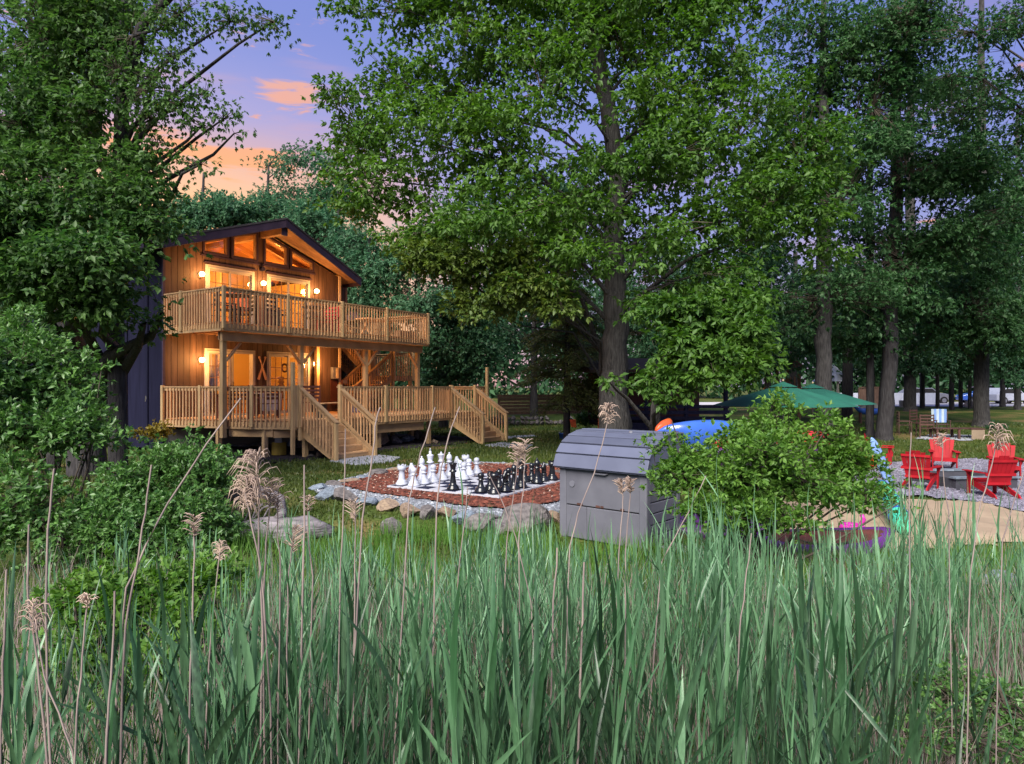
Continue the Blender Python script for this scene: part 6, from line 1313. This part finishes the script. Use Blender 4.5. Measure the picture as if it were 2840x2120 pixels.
shrub('little green bush beside the big trunk near the fir', G(1620, 1175), [B(1620, 1160, 27, 24, 14), B(1640, 1150, 27, 20, 12)], 'leaf_bush', 1500, .12, 12, csize=.2, stems=5)
shrub('creeping pale green weeds in the lower right corner', (2.7, 3.6, gz(2.7, 3.6)), [B(2650, 1930, 3.9, 150, 50), B(2780, 1960, 3.7, 130, 60), B(2700, 2050, 3.4, 170, 40)], 'leaf_bush', 5000, .03, 13, csize=.1, stems=4, name='weeds')

# ================================================================== GRASS
rng = np.random.default_rng(21)
def inside_any(X, Y, polys): 
    r = np.zeros(len(X), bool)
    for p in polys: r |= in_poly(X, Y, p)
    return r
# short lawn blades, thinning with distance
n = 150000; u = rng.random(n); Yg = 8.8*(34/8.8)**u; px = rng.uniform(-120, 2960, n); X = (px-CX)*Yg/F
PD = [tuple(HW(a, b, 0)[:2]) for a, b in ((0, 0), (0, 4.2), (1.3, 5.0), (10.2, 4.9), (10.2, -3), (0, -6))]
k = ~inside_any(X, Yg, [GRV, SAND, PIT, PD]) & (rng.random(n) < .62+.25*np.sin(X*1.3+np.sin(Yg*.9)*1.5)+.2*np.sin(Yg*1.7+X*.6)); X = X[k]; Yg = Yg[k]; n = len(X); Zg = ground(X, Yg)
h = rng.uniform(.03, .075, n)*(1+(Yg > 16)*.5); b_ = np.stack([X, Yg, Zg], 1); tp_ = b_+np.stack([rng.normal(0, .02, n), rng.normal(0, .02, n), h], 1)
a = rng.uniform(0, 3.14, n); sdv = np.stack([np.cos(a), np.sin(a), 0*a], 1); w_ = (.006+.0010*Yg)[:, None]
V = np.stack([b_-sdv*w_, b_+sdv*w_, tp_], 1).reshape(-1, 3); Fc = np.arange(3*n).reshape(-1, 3)
tag(link('lawn_grass', np_mesh('lawn_grass', V, Fc), M['lawnblade']), 'mown lawn grass round the chess bed and across to the trees', kind='stuff')
# taller bright grass before the chess bed and under the reeds
def grass(name, label, X, Y, h0, h1, w, m, seg=3, lean=.25):
    n = len(X); b_ = np.stack([X, Y, ground(X, Y)], 1); h = rng.uniform(h0, h1, n)
    tp_ = b_+np.stack([rng.normal(0, lean, n)*h, rng.normal(0, lean, n)*h, h], 1); a = rng.uniform(-.9, .9, n); sdv = np.stack([np.cos(a), np.sin(a), 0*a], 1)
    bend = np.stack([rng.normal(0, .06, n), rng.normal(0, .06, n), 0*h], 1)*h[:, None]
    V, Fc = blade_np(b_, tp_, w*rng.uniform(.6, 1.3, n), sdv, bend, seg); tag(link(name, np_mesh(name, V, Fc), m), label, kind='stuff')
n = 62000; Yg = rng.uniform(4.8, 9.9, n); X = (rng.uniform(300, 2900, n)-CX)*Yg/F
cl = np.sin(X*3.1+np.sin(Yg*2.3)*2)+np.sin(Yg*4.3+X*1.7); k = (rng.random(n) < .35+.3*cl) & ~inside_any(X, Yg, [GRV, SAND, PIT]) & ~((X > .6) & (X < 2.4) & (Yg > 9.0))
grass('tall_grass', 'tall bright green grass between the reeds and the chess bed', X[k], Yg[k], .08, .40, .010, M['tallgrass'])
n = 9000; Yg = rng.uniform(2.2, 6.5, n); X = (rng.uniform(-100, 2950, n)-CX)*Yg/F
grass('under_grass', 'fine green grass growing low between the reeds', X, Yg, .2, .6, .008, M['tallgrass'], 3, .2)
n = 11000; Yg = rng.uniform(2.0, 6.5, n); X = (rng.uniform(-100, 2950, n)-CX)*Yg/F
grass('dead_grass', 'dry straw coloured stems in the reed bed', X, Yg, .35, .95, .007, M['reeddead'], 3, .16)

# ================================================================== REEDS
def reed_np(rng, h, nb=7, w=.0155, stem=True):
    parts = []
    lean = rng.normal(0, .05, 2)
    sp = lambda t: np.array([lean[0]*t*t*h, lean[1]*t*t*h, t*h])
    if stem:
        V, Fc = tubes_np([([sp(0), sp(.4), sp(.8), sp(1)], [.005, .0045, .0035, .002])], 4); T = np.concatenate([Fc[:, [0, 1, 2]], Fc[:, [0, 2, 3]]]); parts.append((V, T))
    a0 = rng.uniform(0, 6.28)
    for k in range(nb):
        t = .25+.72*k/(nb-1)+rng.normal(0, .02); t = min(t, .98); b = sp(t)
        a = a0+(k % 2)*math.pi+rng.normal(0, .35); L_ = rng.uniform(.24, .50)*(1.05-.25*abs(t-.6))*min(1, h*.8+.1)
        ang = math.radians(rng.uniform(7, 26) if k < nb-1 else rng.uniform(0, 6)); d = np.array([math.cos(a)*math.sin(ang), math.sin(a)*math.sin(ang), math.cos(ang)])
        side = np.array([-math.sin(a), math.cos(a), 0]); tw = rng.normal(0, .5); side = side*math.cos(tw)+np.cross(d, side)*math.sin(tw)
        tip = b+d*L_+np.array([math.cos(a), math.sin(a), -.7])*L_*(.10 if rng.random() < .75 else .45)*rng.random()
        wv_ = w*rng.uniform(.7, 1.25)
        # widest a third of the way up, long taper to the tip, folded along the midrib
        ts = [0, .12, .35, .62, .84]; ws = [.35, .85, 1.0, .68, .32]; rows = []
        nrm_ = np.cross(side, d)
        for tt_, ww in zip(ts, ws):
            c = b+(tip-b)*tt_+np.array([math.cos(a), math.sin(a), 0])*(-.05*L_*4*tt_*(1-tt_))
            rows += [c-side*wv_*ww/2+nrm_*wv_*ww*.14, c, c+side*wv_*ww/2+nrm_*wv_*ww*.14]
        rows.append(tip); V = np.array(rows); T = []
        for i in range(len(ts)-1):
            q = i*3; T += [(q, q+1, q+4), (q, q+4, q+3), (q+1, q+2, q+5), (q+1, q+5, q+4)]
        q = (len(ts)-1)*3; T += [(q, q+1, q+3), (q+1, q+2, q+3)]
        parts.append((V, np.array(T)))
    return join_np(parts)
rng = np.random.default_rng(31)
RV = [np_mesh('reed_shoot', *reed_np(rng, 1.0, int(rng.integers(7, 12)), float(rng.choice([.009, .014, .019, .025])))) for _ in range(16)]
for m_ in RV: m_.materials.append(M['reed']); m_.polygons.foreach_set('use_smooth', [True]*len(m_.polygons))
def dens(px, Y):                     # where the reed bed is thick, from left to right
    d = np.interp(px, [-100, 100, 450, 700, 1000, 1600, 2300, 2550, 2840, 3000], [.22, .28, .35, .7, 1, 1, 1, .8, .6, .5])
    if Y < 4.0: d *= np.interp(px, [0, 2350, 2560], [1, 1, .10])
    return d
placed = []
def zone(px):
    for x, s in ((450, 'in front of the left shrubs'), (900, 'in front of the driftwood and left lawn'), (1500, 'in front of the chess bed'), (1900, 'in front of the grey storage bin'), (2350, 'in front of the round shrub'), (1e9, 'in front of the sand and red chairs')):
        if px < x: return s
tops = lambda px: np.interp(px, [-100, 300, 600, 900, 1400, 2000, 2500, 2840], [1780, 1720, 1640, 1570, 1560, 1540, 1480, 1450])
cnt = 0
while len(placed) < 1750:
    t = rng.random(); Y = 2.35+4.5*t**.8; px = rng.uniform(-150, 2990)
    if rng.random() > dens(px, Y): continue
    if math.sin(px*.013+Y*3.1)+math.sin(px*.031-Y*5.3+1)+math.sin(px*.071+Y*9) < rng.uniform(-1.3, 1.3): continue
    X = (px-CX)*Y/F; z = gz(X, Y)
    # shoot height follows the ragged top line of the bed
    ht = CH-(tops(px)+rng.normal(0, 80)+60*math.sin(px*.011+2)+35*math.sin(px*.037)-HY)*max(Y, 3.6)/F-z if Y > 3.6 else CH-(rng.uniform(1540, 1980)-HY)*Y/F-z
    h = ht-.30
    if h < .45: h = rng.uniform(.45, .8)
    h = min(h, 1.45)
    placed.append((Y, X, z, h))
placed.sort()
for i, (Y, X, z, h) in enumerate(placed[:300]):
    o = bpy.data.objects.new('reed_shoot', RV[i % 16]); COL.objects.link(o); o.location = (X, Y, z-.03); s = h
    o.scale = (.5+.5*s, .5+.5*s, s) ; o.rotation_euler = (rng.normal(0, .06), rng.normal(0.03, .06), rng.uniform(0, 6.28))
    tag(o, 'green reed shoot with broad pointed blades '+zone(CX+X*F/Y), 'reed', 'green reed shoots '+zone(CX+X*F/Y))
parts = []
for (Y, X, z, h) in placed[300:]:
    V, T = reed_np(rng, h, int(rng.integers(6, 9)), float(rng.choice([.008, .012, .017]))); parts.append((V+[X, Y, z], T))
V, T = join_np(parts); me = np_mesh('reed_bed', V, T); me.polygons.foreach_set('use_smooth', [True]*len(me.polygons))
tag(link('reed_bed', me, M['reed']), 'further mass of green reeds behind the nearest shoots', kind='stuff')

# dead reed stalks, some with plumes
def plume_np(rng, L_=.2, n=46, droop=.6, w=.16, bias=0):
    segs = []; n = int(n*.6); sweep = rng.uniform(0, 6.28)
    for i in range(n):
        t = rng.random(); b = np.array([0, 0, -L_+L_*1.15*t]); a = rng.normal(sweep, 1.3); l = (.35+.65*math.sin(math.pi*min(1, (1-t)*.9+.05)))*w*rng.uniform(.5, 1.35)
        d = np.array([math.cos(a)*.75, math.sin(a)*.75, .55]); e = b+d*l*.55; e2 = b+d*l*.9+np.array([0, 0, -droop*l*.3]); f = b+d*l*1.15+np.array([0, 0, -droop*l*1.1])
        segs.append(([b, e, e2, f], [.0010, .0018, .0020, .0005]))
    V, Fc = tubes_np(segs, 4); return V, Fc
ST = [ # (points px), distance, radius, plume size, droop
 ([(150, 1300), (128, 1500), (132, 1950), (150, 2300)], 2.5, .0065, 0, 0, 'bare purple-tan stalk second from the left edge'),
 ([(18, 1580), (8, 1800), (2, 2100), (4, 2400)], 2.4, .006, 0, 0, 'bare stalk at the very left edge'), ([(80, 1455), (78, 1650), (110, 1900), (150, 2300)], 2.5, .006, 0, 0, 'bare purple stalk third from the left edge'),
 ([(92, 1715), (130, 1900), (200, 2080), (250, 2400)], 2.3, .005, .10, .9, 'dead stalk with drooping brown plume near the left edge'),
 ([(420, 1290), (400, 1440), (380, 1560), (345, 1750), (330, 2300)], 2.6, .006, 0, 0, 'bare straight stalk over the dark left shrub'),
 ([(668, 1105), (560, 1250), (440, 1440), (345, 1640), (300, 2300)], 2.7, .006, 0, 0, 'long bare stalk leaning right across the porch railing'),
 ([(243, 1670), (225, 1850), (210, 2050), (200, 2400)], 2.3, .005, .04, .3, 'short dead stalk with small pink tip left of the yellow shrub'),
 ([(537, 1460), (540, 1560), (528, 1850), (522, 2400)], 2.5, .0055, .07, .2, 'dead stalk with narrow plume left of the big plume'),
 ([(610, 1530), (590, 1700), (575, 1900), (560, 2300)], 2.8, .005, .07, .6, 'dead stalk with ragged brown plume over the yellow shrub'),
 ([(318, 1640), (312, 1850), (295, 2050), (285, 2400)], 2.2, .006, 0, 0, 'bare stalk rising through the yellow-green shrub'),
 ([(716, 1330), (718, 1500), (728, 1750), (720, 2350)], 2.8, .0065, .19, .5, 'tall dead reed with the largest feathery plume'),
 ([(680, 1370), (700, 1460), (722, 1560), (745, 1850), (760, 2350)], 2.75, .0055, .12, 1.1, 'leaning dead reed whose plume droops left below the largest one'),
 ([(748, 1370), (742, 1480), (730, 1650), (735, 2350)], 2.9, .0055, .10, .1, 'dead reed with a closed narrow plume right of the largest one'),
 ([(772, 1385), (770, 1480), (778, 1560), (770, 2350)], 2.95, .005, .10, .4, 'dead reed with a small open plume over the driftwood'),
 ([(812, 1500), (800, 1600), (795, 1800), (800, 2350)], 2.9, .005, .10, .1, 'short dead reed with pink closed plume right of the driftwood'),
 ([(844, 1290), (844, 1440), (840, 1600), (825, 2350)], 2.8, .0065, 0, 0, 'thick bare straight stalk left of the chess bed'),
 ([(853, 1400), (855, 1500), (868, 1600), (850, 2300)], 3.0, .005, .06, .2, 'brown stalk close beside the thick bare stalk'),
 ([(958, 1190), (952, 1400), (945, 1560), (930, 2300)], 3.0, .005, 0, 0, 'bare stalk in front of the stair foot'),
 ([(1055, 1130), (1045, 1160), (1030, 1290), (1002, 1450), (960, 2300)], 3.0, .006, 0, 0, 'bare stalk with bent tip rising over the right stair post'),
 ([(1207, 1130), (1185, 1200), (1150, 1320), (1135, 1390), (1080, 2300)], 3.1, .0055, 0, 0, 'bare stalk crossing the railing left of the white king'),
 ([(1275, 1128), (1250, 1190), (1225, 1290), (1210, 1420), (1190, 2300)], 3.1, .0055, 0, 0, 'bare stalk crossing just right of the white queen'),
 ([(985, 1420), (985, 1600), (975, 2300)], 3.0, .005, .08, .1, 'dead reed with slim plume before the left rocks'),
 ([(1356, 1315), (1400, 1410), (1430, 1490), (1480, 1700)], 3.4, .0045, 0, 0, 'thin bare stalk leaning left across the black chess pieces'),
 ([(1437, 1270), (1425, 1370), (1405, 1500), (1380, 2100)], 3.1, .0045, .09, .3, 'dead reed with brown plume in front of the black king'),
 ([(1456, 1258), (1450, 1370), (1440, 1500), (1440, 2100)], 3.1, .0045, .10, .2, 'dead reed with slightly higher plume in front of the black king'),
 ([(1298, 1350), (1290, 1440), (1270, 1600), (1250, 2100)], 3.2, .0045, 0, 0, 'thin reddish stalk before the front gravel strip'),
 ([(1690, 1150), (1655, 1290), (1605, 1420), (1580, 1520), (1560, 2100)], 3.0, .0045, .08, .5, 'long dead reed with small plume leaning over the bin lid'),
 ([(1726, 1352), (1728, 1400), (1715, 1530), (1700, 2100)], 3.1, .0045, .06, .1, 'dead reed with pale tuft, left one in front of the bin'),
 ([(1749, 1350), (1746, 1400), (1735, 1530), (1735, 2100)], 3.1, .0045, .06, .1, 'dead reed with pale tuft, right one in front of the bin'),
 ([(1958, 1320), (1900, 1440), (1835, 1560), (1790, 2100)], 3.2, .0045, 0, 0, 'bare stalk leaning right between bin and shrub'),
 ([(2084, 1480), (2070, 1600), (2050, 1750), (2040, 2200)], 3.0, .005, 0, 0, 'bare pale stalk in front of the shrub trunk'),
 ([(2527, 1200), (2522, 1300), (2520, 1420), (2530, 2100)], 3.3, .005, 0, 0, 'bare stalk rising in front of the left red chair'),
 ([(2614, 1225), (2612, 1290), (2630, 1420), (2640, 2100)], 3.4, .004, .06, .4, 'dead reed with plume before the chair that faces the camera'),
 ([(2764, 1215), (2750, 1300), (2715, 1420), (2690, 1600), (2680, 2200)], 3.0, .0045, .10, .7, 'dead reed with the widest tan plume at the right, over the red chair'),
 ([(2838, 1310), (2810, 1400), (2780, 1500), (2760, 2100)], 3.1, .004, 0, 0, 'thin bare stalk at the right edge'),
 ([(1545, 1520), (1535, 1700), (1520, 2200)], 2.9, .007, 0, 0, 'broken thick stalk in the middle of the reeds'), ([(1620, 1560), (1615, 1750), (1600, 2200)], 2.8, .008, 0, 0, 'thick pinkish broken stalk in the middle of the reeds')]
rng = np.random.default_rng(55)
for pts, Y, r_, pl, dp, lb in ST:
    q = [P(x, y, Y+.0) for x, y in pts]; base = q[-1].copy(); gzz = gz(base.x, base.y)
    if base.z > gzz: base.z = gzz-.02; q.append(base.copy())
    t = thing('dead_reed', lb, 'reed', base, 0, 'dead reed stalks standing in the reed bed')
    pp = np.array([tuple(v-base) for v in q][::-1]); kk = np.linspace(0, len(pp)-1, len(pp)*3); pi_ = np.stack([np.interp(kk, np.arange(len(pp)), pp[:, c]) for c in range(3)], 1)
    pi_[1:-1] += rng.normal(0, .0015, (len(pi_)-2, 3))
    r_ *= .8; pl *= .85
    V, Fc = tubes_np([(pi_, np.linspace(r_, r_*.62, len(pi_)))], 6); me = np_mesh('stalk', V, Fc); me.polygons.foreach_set('use_smooth', [True]*len(me.polygons)); link('stalk', me, M['reeddead'], t)
    if pl:
        V, Fc = plume_np(rng, pl*1.15, 190 if pl > .09 else 100, dp, pl*.6+.012); link('plume', np_mesh('plume', V, Fc), M['plume'], t, tuple(q[0]-base+Vector((0, 0, pl*.5))))
n = 900; X = rng.uniform(-3.2, 1.2, n); Yg = rng.uniform(11.8, 17, n); pts_ = np.stack([X, Yg, ground(X, Yg)+np.where(inside_any(X, Yg, [MUL]), .09, .04)], 1)
V, Fc = leaf_np(pts_, rng.normal(0, 1, (n, 3))*[1, 1, .15], rng.normal(0, .3, (n, 3))+[0, 0, 1], rng.uniform(.03, .07, n), .03)
tag(link('fallen_leaves', np_mesh('fallen_leaves', V, Fc), M['plume']), 'dry fallen leaves scattered on the mulch and lawn', kind='stuff')
# random extra stalks, thin
RS = [np_mesh('dead_stalk', *tubes_np([([[0, 0, 0], [.02, 0, .4], [.0, .02, .8], [.03, 0, 1.0]], [.0045, .004, .0035, .0025])], 5)) for _ in range(3)]
for m_ in RS: m_.materials.append(M['reeddead'])
for i in range(90):
    Y = rng.uniform(2.2, 6); px = rng.uniform(-50, 2900); X = (px-CX)*Y/F
    o = bpy.data.objects.new('dead_stalk', RS[i % 3]); COL.objects.link(o); o.location = (X, Y, gz(X, Y)-.02); h = rng.uniform(.4, .9)
    o.scale = (1, 1, h); o.rotation_euler = (rng.normal(0, .12), rng.normal(0, .12), rng.uniform(0, 6)); tag(o, 'thin bare dead stalk among green reeds '+zone(px), 'reed', 'thin dead stalks '+zone(px))
